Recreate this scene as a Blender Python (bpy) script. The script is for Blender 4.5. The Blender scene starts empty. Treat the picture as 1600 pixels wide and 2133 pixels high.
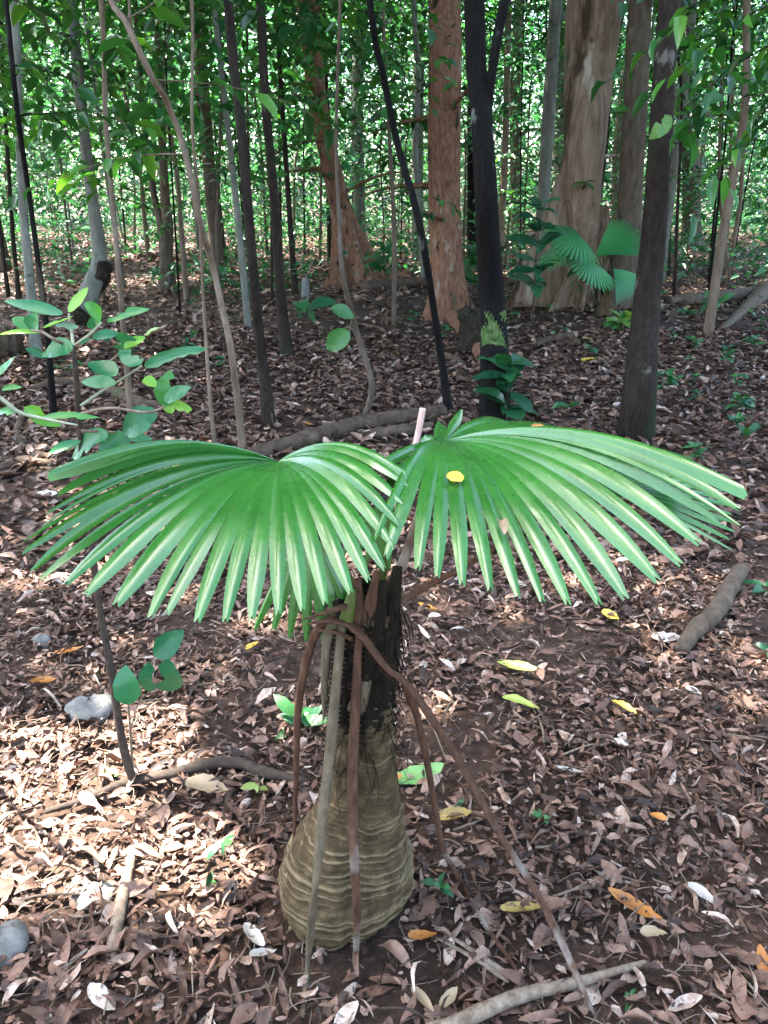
import bpy, math
import numpy as np
from mathutils import Vector

# ------------------------------------------------------------------ camera, sky, sun, exposure
sc = bpy.context.scene
col = sc.collection
FPX = 1720.0                       # focal length in photo pixels (photo 1600 x 2133)
PITCH = math.radians(21.2)
CAMH = 1.5
cam_d = bpy.data.cameras.new('camera')
cam_d.sensor_fit = 'VERTICAL'; cam_d.sensor_height = 24.0
cam_d.lens = 24.0 * FPX / 2133.0
cam_d.clip_start = 0.02; cam_d.clip_end = 600
cam = bpy.data.objects.new('camera', cam_d)
cam.location = (0, 0, CAMH); cam.rotation_euler = (math.pi / 2 - PITCH, 0, 0)
col.objects.link(cam); sc.camera = cam

SUN = np.array([-0.36, 0.16, 0.92]); SUN = SUN / np.linalg.norm(SUN)   # towards the sun
world = bpy.data.worlds.new('World'); sc.world = world; world.use_nodes = True
wn = world.node_tree.nodes; wl = world.node_tree.links
bg = wn['Background']; sky = wn.new('ShaderNodeTexSky')
sky.sky_type = 'NISHITA'; sky.sun_disc = False
sky.sun_elevation = math.asin(SUN[2]); sky.sun_rotation = math.atan2(SUN[0], SUN[1])
sky.air_density = 1.0; sky.dust_density = 3.0; sky.ozone_density = 0.6
wl.new(sky.outputs[0], bg.inputs[0]); bg.inputs[1].default_value = 0.15
sun_d = bpy.data.lights.new('sun', 'SUN'); sun_d.energy = 5.0; sun_d.angle = math.radians(0.6)
sun_d.color = (1.0, 0.95, 0.86)
sun_o = bpy.data.objects.new('sun', sun_d); col.objects.link(sun_o)
sun_o.rotation_euler = Vector(SUN).to_track_quat('Z', 'Y').to_euler()
sc.view_settings.view_transform = 'Standard'; sc.view_settings.look = 'None'
sc.view_settings.exposure = 3.5; sc.view_settings.gamma = 1.0
sc.view_settings.use_curve_mapping = False
cy = sc.cycles
cy.use_denoising = True
try: cy.denoiser = 'OPENIMAGEDENOISE'; cy.denoising_input_passes = 'RGB_ALBEDO_NORMAL'
except Exception: pass
cy.max_bounces = 7; cy.diffuse_bounces = 4; cy.glossy_bounces = 2; cy.transmission_bounces = 5
cy.sample_clamp_indirect = 6.0; cy.caustics_reflective = False; cy.caustics_refractive = False

RG = np.random.default_rng(11)

# ------------------------------------------------------------------ pixel helpers
cp, sp = math.cos(PITCH), math.sin(PITCH)
FWD = np.array([0, cp, -sp]); UPV = np.array([0, sp, cp]); CAM = np.array([0, 0, CAMH])

def ray(px, py):
    return FWD + np.array([1.0, 0, 0]) * ((px - 800) / FPX) + UPV * ((1066.5 - py) / FPX)

def at(px, py, Y):
    d = ray(px, py); return CAM + d * (Y / d[1])

def gh(x, y):
    """height of the forest floor"""
    r = np.hypot(x, y)
    near = 0.012 * np.sin(3.1 * x + 1.3) * np.cos(2.7 * y + 0.4) + 0.008 * np.sin(7.3 * x + 2.1 * y)
    far = 0.10 * np.sin(0.55 * x + 0.8) * np.sin(0.42 * y + 2.2) + 0.05 * np.sin(1.1 * x - 0.9 * y)
    w = np.clip((r - 3.0) / 6.0, 0, 1)
    return near + far * w

def G(px, py, dz=0.0):
    d = ray(px, py); z = 0.0
    for _ in range(8):
        t = (z - CAMH) / d[2]; p = CAM + d * t; z = float(gh(p[0], p[1])) + dz
    return np.array([p[0], p[1], z])

def px2m(p, n):
    """size in metres of n photo pixels at point p"""
    return n / FPX * float(np.dot(np.asarray(p) - CAM, FWD))

def proj(P):
    q = np.asarray(P) - CAM
    z = q @ FWD
    return 800 + FPX * q[..., 0] / z, 1066.5 - FPX * (q @ UPV) / z

def nrmz(v):
    v = np.asarray(v, float); return v / (np.linalg.norm(v, axis=-1, keepdims=True) + 1e-9)

# ------------------------------------------------------------------ mesh helpers
def mesh_np(name, V, F, mat, rnd=None, smooth=True):
    """V (n,3); F (m,k) or list of such arrays"""
    V = np.ascontiguousarray(V, np.float32)
    Fs = F if isinstance(F, list) else [F]
    Fs = [np.asarray(f, np.int32) for f in Fs if len(f)]
    me = bpy.data.meshes.new(name)
    me.vertices.add(len(V)); me.vertices.foreach_set('co', V.ravel())
    loops = np.concatenate([f.ravel() for f in Fs])
    tot = np.concatenate([np.full(len(f), f.shape[1], np.int32) for f in Fs])
    start = np.concatenate([[0], np.cumsum(tot)[:-1]]).astype(np.int32)
    me.loops.add(len(loops)); me.loops.foreach_set('vertex_index', loops)
    me.polygons.add(len(tot)); me.polygons.foreach_set('loop_start', start)
    me.update(calc_edges=True)
    if smooth: me.polygons.foreach_set('use_smooth', np.ones(len(tot), bool))
    if rnd is not None:
        a = me.attributes.new('rnd', 'FLOAT', 'POINT')
        a.data.foreach_set('value', np.ascontiguousarray(rnd, np.float32))
    me.materials.append(mat)
    return me

def link(name, data, parent=None, kind=None, loc=None):
    o = bpy.data.objects.new(name, data); col.objects.link(o)
    if parent is not None: o.parent = parent
    if kind: o['kind'] = kind
    if loc is not None: o.location = loc
    return o

def thing(name, label, cat, loc, group=None):
    o = bpy.data.objects.new(name, None); col.objects.link(o)
    o.empty_display_size = 0.1
    o.location = loc; o['label'] = label; o['category'] = cat
    if group: o['group'] = group
    return o

def tag(o, label, cat, group=None):
    o['label'] = label; o['category'] = cat
    if group: o['group'] = group
    return o

def smooth_path(P, n):
    P = np.asarray(P, float)
    if len(P) < 3:
        t = np.linspace(0, 1, n)[:, None]; return P[0] * (1 - t) + P[-1] * t
    Q = np.vstack([2 * P[0] - P[1], P, 2 * P[-1] - P[-2]])
    s = np.linspace(0, len(P) - 1 - 1e-6, n); i = s.astype(int); u = (s - i)[:, None]
    a, b, c, d = Q[i], Q[i + 1], Q[i + 2], Q[i + 3]
    return 0.5 * ((2 * b) + (c - a) * u + (2 * a - 5 * b + 4 * c - d) * u ** 2 + (3 * b - a - 3 * c + d) * u ** 3)

def tube(P, R, ns=8, nl=None, wob=0.0, rng=RG, flat=1.0, up=(0, 0, 1)):
    """tapered tube along points P with radii R -> V, [quads, tris]"""
    P = np.asarray(P, float)
    n = nl or len(P)
    path = smooth_path(P, n)
    rad = np.interp(np.linspace(0, 1, n), np.linspace(0, 1, len(R)), R)
    T = nrmz(np.gradient(path, axis=0))
    ref = np.array(up, float)
    if abs(T[n // 2] @ ref) > 0.9: ref = np.array([0, -1.0, 0.2])
    A = nrmz(np.cross(T, ref)); B = np.cross(A, T)
    th = np.linspace(0, 2 * math.pi, ns, endpoint=False)
    ph = rng.random(4) * 6.28
    rr = rad[:, None] * (1 + wob * (np.sin(2 * th + ph[0])[None] * np.sin(np.arange(n) * .9 + ph[1])[:, None]
                                    + .7 * np.sin(3 * th + ph[2])[None] * np.sin(np.arange(n) * .53 + ph[3])[:, None]))
    V = path[:, None] + rr[..., None] * (np.cos(th)[None, :, None] * A[:, None] + flat * np.sin(th)[None, :, None] * B[:, None])
    V = V.reshape(-1, 3)
    i = np.arange(n - 1)[:, None] * ns; j = np.arange(ns)[None]; k = (j + 1) % ns
    Q = np.stack([i + j, i + k, i + ns + k, i + ns + j], -1).reshape(-1, 4)
    V = np.vstack([V, path[:1], path[-1:]]); c0, c1 = len(V) - 2, len(V) - 1
    j = np.arange(ns); k = (j + 1) % ns
    T3 = np.vstack([np.stack([np.full(ns, c0), k, j], -1), np.stack([np.full(ns, c1), (n - 1) * ns + j, (n - 1) * ns + k], -1)])
    return V, Q, T3

class MB:
    """collects pieces into one mesh"""
    def __init__(s): s.V = []; s.F = {}; s.r = []; s.n = 0
    def add(s, V, *Fs, rnd=0.5):
        V = np.asarray(V, float)
        for F in Fs:
            F = np.asarray(F, int)
            if len(F): s.F.setdefault(F.shape[1], []).append(F + s.n)
        s.V.append(V); s.n += len(V)
        s.r.append(np.broadcast_to(np.asarray(rnd, float), (len(V),)))
        return s
    def build(s, name, mat, parent=None, kind=None, off=None, smooth=True):
        V = np.vstack(s.V)
        if off is not None: V = V - np.asarray(off)
        me = mesh_np(name, V, [np.vstack(f) for f in s.F.values()], mat, np.concatenate(s.r), smooth)
        return link(name, me, parent, kind)

# leaf templates: x along, y across (-.5 .5), z
def _grid_leaf(xs, ws):
    V = []; 
    for x, w in zip(xs, ws): V += [(x, -.5 * w, 0), (x, 0, 0), (x, .5 * w, 0)]
    Q = []
    for i in range(len(xs) - 1):
        a = i * 3; Q += [(a, a + 3, a + 4, a + 1), (a + 1, a + 4, a + 5, a + 2)]
    return np.array(V, float), np.array(Q)
LEAF2 = (np.array([(0, 0, 0), (.45, -.5, .07), (1, 0, -.12), (.45, .5, .07)], float), np.array([(0, 1, 2), (0, 2, 3)]))
LEAF6 = (np.array([(0, 0, 0), (.3, -.46, .05), (.7, -.36, .0), (1, 0, -.16), (.7, .36, .0), (.3, .46, .05), (.5, 0, -.03)], float),
         np.array([(0, 1, 6), (1, 2, 6), (2, 3, 6), (3, 4, 6), (4, 5, 6), (5, 0, 6)]))
LEAFG = _grid_leaf([0, .08, .25, .45, .65, .83, .95, 1], [.04, .42, .86, 1.0, .9, .55, .2, .02])
def _fine_leaf(xs, ws, na=5):
    V = [(x, (j / (na - 1) - .5) * w, 0) for x, w in zip(xs, ws) for j in range(na)]
    Q = [(i * na + j, (i + 1) * na + j, (i + 1) * na + j + 1, i * na + j + 1) for i in range(len(xs) - 1) for j in range(na - 1)]
    return np.array(V, float), np.array(Q)
_x = np.array([0, .03, .08, .15, .24, .34, .44, .54, .64, .74, .83, .91, .97, 1])
LEAFH = _fine_leaf(_x, np.maximum(np.sin(np.pi * _x ** .8) ** .75, .02))
DRY = _grid_leaf([0, .12, .35, .6, .85, 1], [.05, .55, 1.0, .95, .5, .04])

def leaf_batch(tmpl, pos, ax, nr, L, W, curl=0.0, bend=0.0, twist=0.0, jag=0.0, rng=RG):
    tv, tf = tmpl; k = len(tv); N = len(pos)
    ax = nrmz(ax); nr = nr - (nr * ax).sum(-1, keepdims=True) * ax; nr = nrmz(nr); b = np.cross(nr, ax)
    L = np.broadcast_to(L, (N,))[:, None]; W = np.broadcast_to(W, (N,))[:, None]
    curl = np.broadcast_to(curl, (N,))[:, None]; bend = np.broadcast_to(bend, (N,))[:, None]; twist = np.broadcast_to(twist, (N,))[:, None]
    x, y, z = tv[None, :, 0], tv[None, :, 1], tv[None, :, 2]
    yy = y * (1 - 0.35 * np.minimum(np.abs(curl), 1.5) * np.abs(y) * 2)
    h = z * L + curl * (y * y) * 1.6 * W + bend * ((x - .5) ** 2 - .25) * L + twist * (x - .3) * y * W
    if jag: h = h + rng.normal(0, jag, h.shape) * W; yy = yy + rng.normal(0, jag * .5, h.shape) * (np.abs(y) > .02)
    V = pos[:, None] + (x * L)[..., None] * ax[:, None] + (yy * W)[..., None] * b[:, None] + h[..., None] * nr[:, None]
    F = (tf[None] + (np.arange(N) * k)[:, None, None]).reshape(-1, tf.shape[1])
    return V.reshape(-1, 3), F, k

# ------------------------------------------------------------------ materials
def nt(name):
    m = bpy.data.materials.new(name); m.use_nodes = True
    n = m.node_tree.nodes; l = m.node_tree.links
    return m, n, l, n['Principled BSDF'], n['Material Output']

def ramp(n, cols, interp='LINEAR'):
    r = n.new('ShaderNodeValToRGB'); cr = r.color_ramp; cr.interpolation = interp
    while len(cr.elements) < len(cols): cr.elements.new(0.5)
    for i, c in enumerate(cols):
        p, rgb = c if len(c) == 2 else (i / (len(cols) - 1), c)
        cr.elements[i].position = p; cr.elements[i].color = (*rgb, 1)
    return r

def coords(n, l, scale, typ='Object'):
    tc = n.new('ShaderNodeTexCoord'); mp = n.new('ShaderNodeMapping')
    mp.inputs['Scale'].default_value = scale
    l.new(tc.outputs[typ], mp.inputs[0]); return mp

def noise(n, l, src, scale, detail=4, rough=.6):
    t = n.new('ShaderNodeTexNoise'); t.inputs['Scale'].default_value = scale
    t.inputs['Detail'].default_value = detail; t.inputs['Roughness'].default_value = rough
    if src: l.new(src.outputs[0], t.inputs['Vector'])
    return t

def mixc(n, l, fac, a, b, mode='MIX'):
    m = n.new('ShaderNodeMix'); m.data_type = 'RGBA'; m.blend_type = mode
    if isinstance(fac, float): m.inputs[0].default_value = fac
    else: l.new(fac, m.inputs[0])
    for s, v in ((6, a), (7, b)):
        if isinstance(v, tuple): m.inputs[s].default_value = (*v, 1)
        else: l.new(v, m.inputs[s])
    return m

def mathn(n, l, op, a, b):
    m = n.new('ShaderNodeMath'); m.operation = op
    for s, v in ((0, a), (1, b)):
        if isinstance(v, (int, float)): m.inputs[s].default_value = v
        else: l.new(v, m.inputs[s])
    return m

def mat_leaf(name, cols, rough=.4, transl=.35, tint=(1.2, 1.25, .5), src='attr', spot=None, bump=0.0, nscale=8.0, spec=.5, mott=.5):
    m, n, l, p, out = nt(name)
    if src == 'attr':
        a = n.new('ShaderNodeAttribute'); a.attribute_name = 'rnd'; v = a.outputs['Fac']
    else:
        a = n.new('ShaderNodeObjectInfo'); v = a.outputs['Random']
    co = coords(n, l, (1, 1, 1)); ns = noise(n, l, co, nscale, 3)
    v2 = mathn(n, l, 'ADD', v, mathn(n, l, 'MULTIPLY', mathn(n, l, 'SUBTRACT', ns.outputs[0], .5).outputs[0], mott).outputs[0])
    r = ramp(n, cols); l.new(v2.outputs[0], r.inputs[0])
    c = r.outputs[0]
    if spot:
        ns2 = noise(n, l, co, spot[1], 5, .65)
        rr = ramp(n, [(spot[2], (0, 0, 0)), (spot[2] + .06, (1, 1, 1))]); l.new(ns2.outputs[0], rr.inputs[0])
        c = mixc(n, l, rr.outputs[0], c, spot[0]).outputs[2]
    l.new(c, p.inputs['Base Color']); p.inputs['Roughness'].default_value = rough
    p.inputs['Specular IOR Level'].default_value = spec
    if bump:
        nb = noise(n, l, co, nscale * 12, 3)
        bp = n.new('ShaderNodeBump'); bp.inputs['Strength'].default_value = bump; bp.inputs['Distance'].default_value = .002
        l.new(nb.outputs[0], bp.inputs['Height']); l.new(bp.outputs[0], p.inputs['Normal'])
    if transl:
        tr = n.new('ShaderNodeBsdfTranslucent'); tm = mixc(n, l, 1.0, c, tint, 'MULTIPLY')
        l.new(tm.outputs[2], tr.inputs[0])
        mx = n.new('ShaderNodeMixShader'); mx.inputs[0].default_value = transl
        l.new(p.outputs[0], mx.inputs[1]); l.new(tr.outputs[0], mx.inputs[2]); l.new(mx.outputs[0], out.inputs[0])
    return m

def mat_bark(name, cols, scale=(6, 6, 1.5), ns=3.0, bump=.5, rough=.85, patch=None, dist=.02, ring=None):
    m, n, l, p, out = nt(name)
    co = coords(n, l, scale); a = noise(n, l, co, ns, 8, .65)
    r = ramp(n, cols); l.new(a.outputs[0], r.inputs[0]); c = r.outputs[0]
    for pc in (patch or []):
        co2 = coords(n, l, pc[3]); b = noise(n, l, co2, pc[1], 4, .6)
        rr = ramp(n, [(pc[2], (0, 0, 0)), (pc[2] + .07, (1, 1, 1))]); l.new(b.outputs[0], rr.inputs[0])
        c = mixc(n, l, rr.outputs[0], c, pc[0]).outputs[2]
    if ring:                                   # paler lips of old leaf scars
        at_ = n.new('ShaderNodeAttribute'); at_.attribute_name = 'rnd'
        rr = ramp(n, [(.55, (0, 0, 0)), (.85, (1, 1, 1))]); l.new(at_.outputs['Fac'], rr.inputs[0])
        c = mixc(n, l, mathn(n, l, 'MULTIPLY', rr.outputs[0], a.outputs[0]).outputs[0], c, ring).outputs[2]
    l.new(c, p.inputs['Base Color']); p.inputs['Roughness'].default_value = rough
    p.inputs['Specular IOR Level'].default_value = .12
    f = noise(n, l, co, ns * 5, 8, .7)
    bp = n.new('ShaderNodeBump'); bp.inputs['Strength'].default_value = bump; bp.inputs['Distance'].default_value = dist
    h = mathn(n, l, 'ADD', a.outputs[0], f.outputs[0]); l.new(h.outputs[0], bp.inputs['Height']); l.new(bp.outputs[0], p.inputs['Normal'])
    return m

M = {}
G1, G2, G3, G4 = (.010, .045, .012), (.022, .10, .022), (.045, .17, .03), (.10, .26, .035)
M['far'] = mat_leaf('far foliage', [(.012, .05, .018), (.03, .125, .05), (.05, .20, .08), (.10, .27, .06)], .36, .38, tint=(.9, 1.1, .62), nscale=.6, spec=.7)
M['mid'] = mat_leaf('understorey foliage', [(.010, .05, .015), (.02, .10, .028), (.04, .17, .03), (.09, .24, .03)], .34, .36, nscale=2.0, spec=.7)
M['canopy'] = mat_leaf('canopy foliage', [G1, G2, G3], .5, .25, nscale=.5)
M['plant'] = mat_leaf('seedling leaf', [(.010, .065, .03), (.022, .11, .04), (.06, .19, .045), (.22, .30, .05)], .36, .3, src='attr', nscale=30, bump=.3, spot=((.10, .09, .03), 50, .68))
M['sapling_leaf'] = mat_leaf('sapling leaf', [(.018, .12, .055), (.035, .19, .075), (.10, .30, .045), (.2, .40, .035)], .24, .32, src='attr', nscale=25, bump=.25, spot=((.12, .12, .03), 60, .70))
def palm_leaf_mat(name, c1, c2, transl=.22):
    m, n, l, p, out = nt(name)
    a = n.new('ShaderNodeAttribute'); a.attribute_name = 'rnd'
    w = n.new('ShaderNodeMath'); w.operation = 'SINE'
    mm = mathn(n, l, 'MULTIPLY', a.outputs['Fac'], 90.0); l.new(mm.outputs[0], w.inputs[0])
    co = coords(n, l, (1, 1, 1)); ns = noise(n, l, co, 9, 4); n2 = noise(n, l, co, 140, 2)
    r = ramp(n, [(.3, c1), (.7, c2)]); l.new(ns.outputs[0], r.inputs[0])
    c = mixc(n, l, mathn(n, l, 'MULTIPLY', mathn(n, l, 'ADD', w.outputs[0], 1.0).outputs[0], .09).outputs[0], r.outputs[0], (.06, .24, .05)).outputs[2]
    sp_ = ramp(n, [(.70, (0, 0, 0)), (.76, (1, 1, 1))]); l.new(n2.outputs[0], sp_.inputs[0])
    c = mixc(n, l, mathn(n, l, 'MULTIPLY', sp_.outputs[0], .12).outputs[0], c, (.16, .30, .10)).outputs[2]
    l.new(c, p.inputs['Base Color'])
    rr = ramp(n, [(.3, (.22,) * 3), (.7, (.36,) * 3)]); l.new(noise(n, l, co, 25, 4).outputs[0], rr.inputs[0]); l.new(rr.outputs[0], p.inputs['Roughness'])
    p.inputs['Specular IOR Level'].default_value = .6
    p.inputs['Coat Weight'].default_value = .45; p.inputs['Coat Roughness'].default_value = .13; p.inputs['Coat IOR'].default_value = 1.6
    bp = n.new('ShaderNodeBump'); bp.inputs['Strength'].default_value = .35; bp.inputs['Distance'].default_value = .0012
    l.new(w.outputs[0], bp.inputs['Height']); l.new(bp.outputs[0], p.inputs['Normal'])
    tr = n.new('ShaderNodeBsdfTranslucent'); l.new(mixc(n, l, 1.0, c, (1.3, 1.2, .5), 'MULTIPLY').outputs[2], tr.inputs[0])
    mx = n.new('ShaderNodeMixShader'); mx.inputs[0].default_value = transl
    l.new(p.outputs[0], mx.inputs[1]); l.new(tr.outputs[0], mx.inputs[2]); l.new(mx.outputs[0], out.inputs[0])
    return m
M['palm_leaf'] = palm_leaf_mat('palm leaf', (.016, .11, .012), (.034, .175, .022))
M['palm_leaf_far'] = mat_leaf('far palm leaf', [(.02, .16, .05), (.05, .26, .08)], .3, .3, nscale=4)
LIT = [(.020, .011, .008), (.058, .029, .019), (.115, .060, .040), (.18, .098, .068), (.26, .155, .11), (.36, .245, .19), (.52, .42, .35)]
M['litter'] = mat_leaf('leaf litter', [(0, LIT[0]), (.18, LIT[1]), (.38, LIT[2]), (.58, LIT[3]), (.76, LIT[4]), (.9, LIT[5]), (1, LIT[6])], .55, .06, (1.1, .9, .7), nscale=45, bump=.6, spec=.4, mott=.9, spot=((.035, .02, .014), 70, .60))
M['litter_obj'] = mat_leaf('dry leaf', [(0, LIT[1]), (.25, LIT[2]), (.5, LIT[3]), (.72, LIT[4]), (.9, LIT[5]), (1, LIT[6])], .5, .06, (1.1, .9, .7), src='obj', nscale=45, bump=.6, spec=.45, mott=.9, spot=((.04, .022, .015), 75, .58))
def mat_single(name, c1, c2, rough=.45, transl=.1, spot=None):
    return mat_leaf(name, [c1, c2], rough, transl, (1.1, 1.0, .6), src='obj', nscale=30, bump=.3, spot=spot)
M['orange'] = mat_single('orange dead leaf', (.40, .15, .03), (.55, .24, .05), spot=((.25, .09, .03), 40, .6))
M['yellow'] = mat_single('yellow dead leaf', (.58, .40, .05), (.68, .48, .09), spot=((.4, .2, .04), 45, .66))
M['lime'] = mat_single('yellow green leaf', (.26, .34, .07), (.42, .42, .10), spot=((.3, .2, .06), 40, .62))
M['pale'] = mat_single('bleached dead leaf', (.40, .35, .30), (.58, .53, .48), spot=((.22, .15, .11), 45, .58))
M['tan'] = mat_single('tan dead leaf', (.28, .20, .12), (.36, .27, .17))
M['gold'] = mat_single('dull gold leaf', (.24, .16, .05), (.34, .24, .07), spot=((.12, .07, .03), 30, .55))
M['greenleaf'] = mat_single('fallen green leaf', (.10, .30, .08), (.18, .38, .12), spot=((.35, .22, .1), 25, .66))
M['bark_red'] = mat_bark('red brown bark', [(.25, (.085, .042, .026)), (.5, (.20, .10, .062)), (.75, (.33, .19, .125))], ns=5.0, bump=.9, patch=[((.035, .025, .02), 2.2, .59, (2.4, 2.4, 1.0)), ((.30, .22, .17), 3.0, .60, (3, 3, .8)), ((.07, .08, .04), 1.2, .62, (2, 2, .6))])
M['bark_dark'] = mat_bark('dark bark', [(.25, (.012, .009, .007)), (.5, (.030, .022, .017)), (.8, (.062, .046, .036))], ns=5.0, bump=.9, patch=[((.13, .125, .10), 2.6, .63, (3, 3, 1.6)), ((.028, .036, .018), 1.4, .55, (3, 3, .8))])
M['bark_black'] = mat_bark('blackish bark', [(.25, (.005, .004, .0035)), (.55, (.010, .009, .008)), (.8, (.024, .022, .02))], ns=5.0, bump=.9, patch=[((.15, .165, .15), 2.0, .64, (3, 3, 1.6))])
M['bark_grey'] = mat_bark('grey bark', [(.25, (.07, .07, .058)), (.5, (.15, .15, .125)), (.8, (.25, .245, .21))], patch=[((.05, .07, .035), 2.2, .6, (1, 1, 2.2)), ((.36, .36, .32), 3.0, .64, (1, 1, 1.5))])
M['bark_tan'] = mat_bark('tan bark', [(.25, (.085, .06, .042)), (.55, (.17, .125, .09)), (.8, (.24, .185, .14))])
M['bark_brown'] = mat_bark('brown bark', [(.25, (.045, .032, .024)), (.5, (.10, .075, .055)), (.8, (.17, .13, .10))], patch=[((.045, .06, .025), 1.6, .58, (1, 1, .6)), ((.22, .19, .16), 2.4, .62, (1, 1, .4))])
M['bark_big'] = mat_bark('buttressed tree bark', [(.25, (.11, .072, .048)), (.5, (.24, .165, .115)), (.75, (.38, .285, .21))], scale=(4, 4, .8), ns=4.0, bump=.9, patch=[((.07, .045, .03), 1.6, .55, (1.4, 1.4, .35)), ((.46, .38, .30), 2.2, .58, (1.4, 1.4, .3)), ((.06, .075, .035), 1.0, .62, (1.5, 1.5, .7))])
M['log'] = mat_bark('rotting wood', [(.25, (.035, .024, .018)), (.5, (.085, .06, .043)), (.8, (.17, .125, .09))], scale=(5, 5, 5), patch=[((.05, .07, .025), 2.2, .64, (1, 1, 1))])
M['stick'] = mat_bark('dry stick', [(.25, (.09, .065, .045)), (.5, (.20, .15, .11)), (.8, (.34, .28, .22))], scale=(20, 20, 20), bump=.3, dist=.004)
M['stick_dark'] = mat_bark('dark twig', [(.25, (.025, .018, .014)), (.6, (.065, .048, .038)), (.85, (.13, .10, .08))], scale=(20, 20, 20), bump=.3, dist=.004)
M['twig_pale'] = mat_bark('pale twig', [(.3, (.22, .24, .16)), (.7, (.38, .38, .28))], scale=(20, 20, 20), bump=.1, dist=.002)
M['moss'] = mat_bark('mossy bark', [(.25, (.05, .09, .025)), (.5, (.10, .17, .05)), (.8, (.22, .29, .14))], scale=(9, 9, 9), bump=.8)
M['stone'] = mat_bark('stone', [(.3, (.10, .10, .095)), (.7, (.26, .25, .23))], scale=(6, 6, 6), bump=.4)
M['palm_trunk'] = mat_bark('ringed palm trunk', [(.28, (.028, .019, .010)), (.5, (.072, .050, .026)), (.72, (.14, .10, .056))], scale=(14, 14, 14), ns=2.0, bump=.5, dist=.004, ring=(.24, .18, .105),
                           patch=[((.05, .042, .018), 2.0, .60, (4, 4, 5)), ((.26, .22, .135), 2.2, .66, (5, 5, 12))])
M['fibre'] = mat_bark('palm fibre', [(.3, (.008, .006, .005)), (.6, (.025, .018, .012)), (.85, (.07, .05, .032))], scale=(40, 40, 8), ns=2.0, bump=.8, dist=.006)
M['pet_grey'] = mat_bark('grey dead petiole', [(.3, (.07, .052, .032)), (.6, (.14, .108, .072)), (.85, (.24, .195, .14))], scale=(40, 40, 8), ns=2, bump=.4, dist=.003, patch=[((.06, .055, .022), 1.0, .55, (3, 3, 3)), ((.07, .035, .022), 2.0, .6, (6, 6, 2))])
M['pet_brown'] = mat_bark('brown dead petiole', [(.3, (.045, .022, .015)), (.6, (.11, .055, .035)), (.85, (.20, .11, .07))], scale=(40, 40, 8), ns=2, bump=.4, dist=.003, patch=[((.24, .20, .17), 1.3, .57, (4, 4, 2))])
M['pet_green'] = mat_bark('green petiole', [(.3, (.05, .07, .02)), (.6, (.09, .11, .03)), (.85, (.16, .12, .05))], scale=(40, 40, 8), ns=2, bump=.2, dist=.003, rough=.5)
M['pet_pink'] = mat_bark('pinkish petiole stub', [(.3, (.36, .24, .21)), (.7, (.52, .38, .34))], scale=(40, 40, 8), ns=2, bump=.2, dist=.003)

M['rot'] = mat_bark('rotten bark', [(.25, (.010, .008, .006)), (.5, (.03, .024, .016)), (.8, (.075, .06, .04))], scale=(7, 7, 4), ns=4, bump=1.0, patch=[((.05, .06, .025), 2, .6, (2, 2, 2))])
# soil
m, n, l, p, out = nt('forest soil')
co = coords(n, l, (1, 1, 1)); a = noise(n, l, co, 3.5, 9, .7); b = noise(n, l, co, 34, 6, .7); c3 = noise(n, l, co, 11, 6, .7)
r1 = ramp(n, [(.3, (.028, .018, .013)), (.5, (.06, .038, .028)), (.7, (.10, .066, .05))]); l.new(a.outputs[0], r1.inputs[0])
r2 = ramp(n, [(.42, (.6, .55, .5)), (.58, (1.0, .95, .9)), (.7, (2.2, 1.9, 1.7))]); l.new(b.outputs[0], r2.inputs[0])
l.new(mixc(n, l, 1.0, r1.outputs[0], r2.outputs[0], 'MULTIPLY').outputs[2], p.inputs['Base Color']); p.inputs['Roughness'].default_value = .9
p.inputs['Specular IOR Level'].default_value = .2
bp = n.new('ShaderNodeBump'); bp.inputs['Strength'].default_value = .8; bp.inputs['Distance'].default_value = .02
l.new(mathn(n, l, 'ADD', b.outputs[0], c3.outputs[0]).outputs[0], bp.inputs['Height']); l.new(bp.outputs[0], p.inputs['Normal'])
M['soil'] = m

# ------------------------------------------------------------------ ground
def axis_grid(lim0, lim1, fine, n):
    u = np.linspace(-1, 1, n); s = np.sign(u) * (np.abs(u) * .12 + np.abs(u) ** 3 * .88)
    return np.where(s < 0, -s * lim0, s * lim1)
gx = axis_grid(-70, 70, 0, 190); gy = axis_grid(-30, 110, 0, 190) + 1.5
X, Y = np.meshgrid(gx, gy, indexing='ij')
V = np.stack([X, Y, gh(X, Y)], -1).reshape(-1, 3)
ni, nj = X.shape; i = np.arange(ni - 1)[:, None] * nj; j = np.arange(nj - 1)[None]
Q = np.stack([i + j, i + nj + j, i + nj + j + 1, i + j + 1], -1).reshape(-1, 4)
link('ground', mesh_np('ground', V, Q, M['soil']), kind='structure')

# ------------------------------------------------------------------ leaf litter
def visible_xy(N, y0, y1, rng, spread=.62):
    y = np.sqrt(rng.random(N) * (y1 ** 2 - y0 ** 2) + y0 ** 2)
    x = (rng.random(N) * 2 - 1) * (y * spread + .45)
    return x, y

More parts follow.
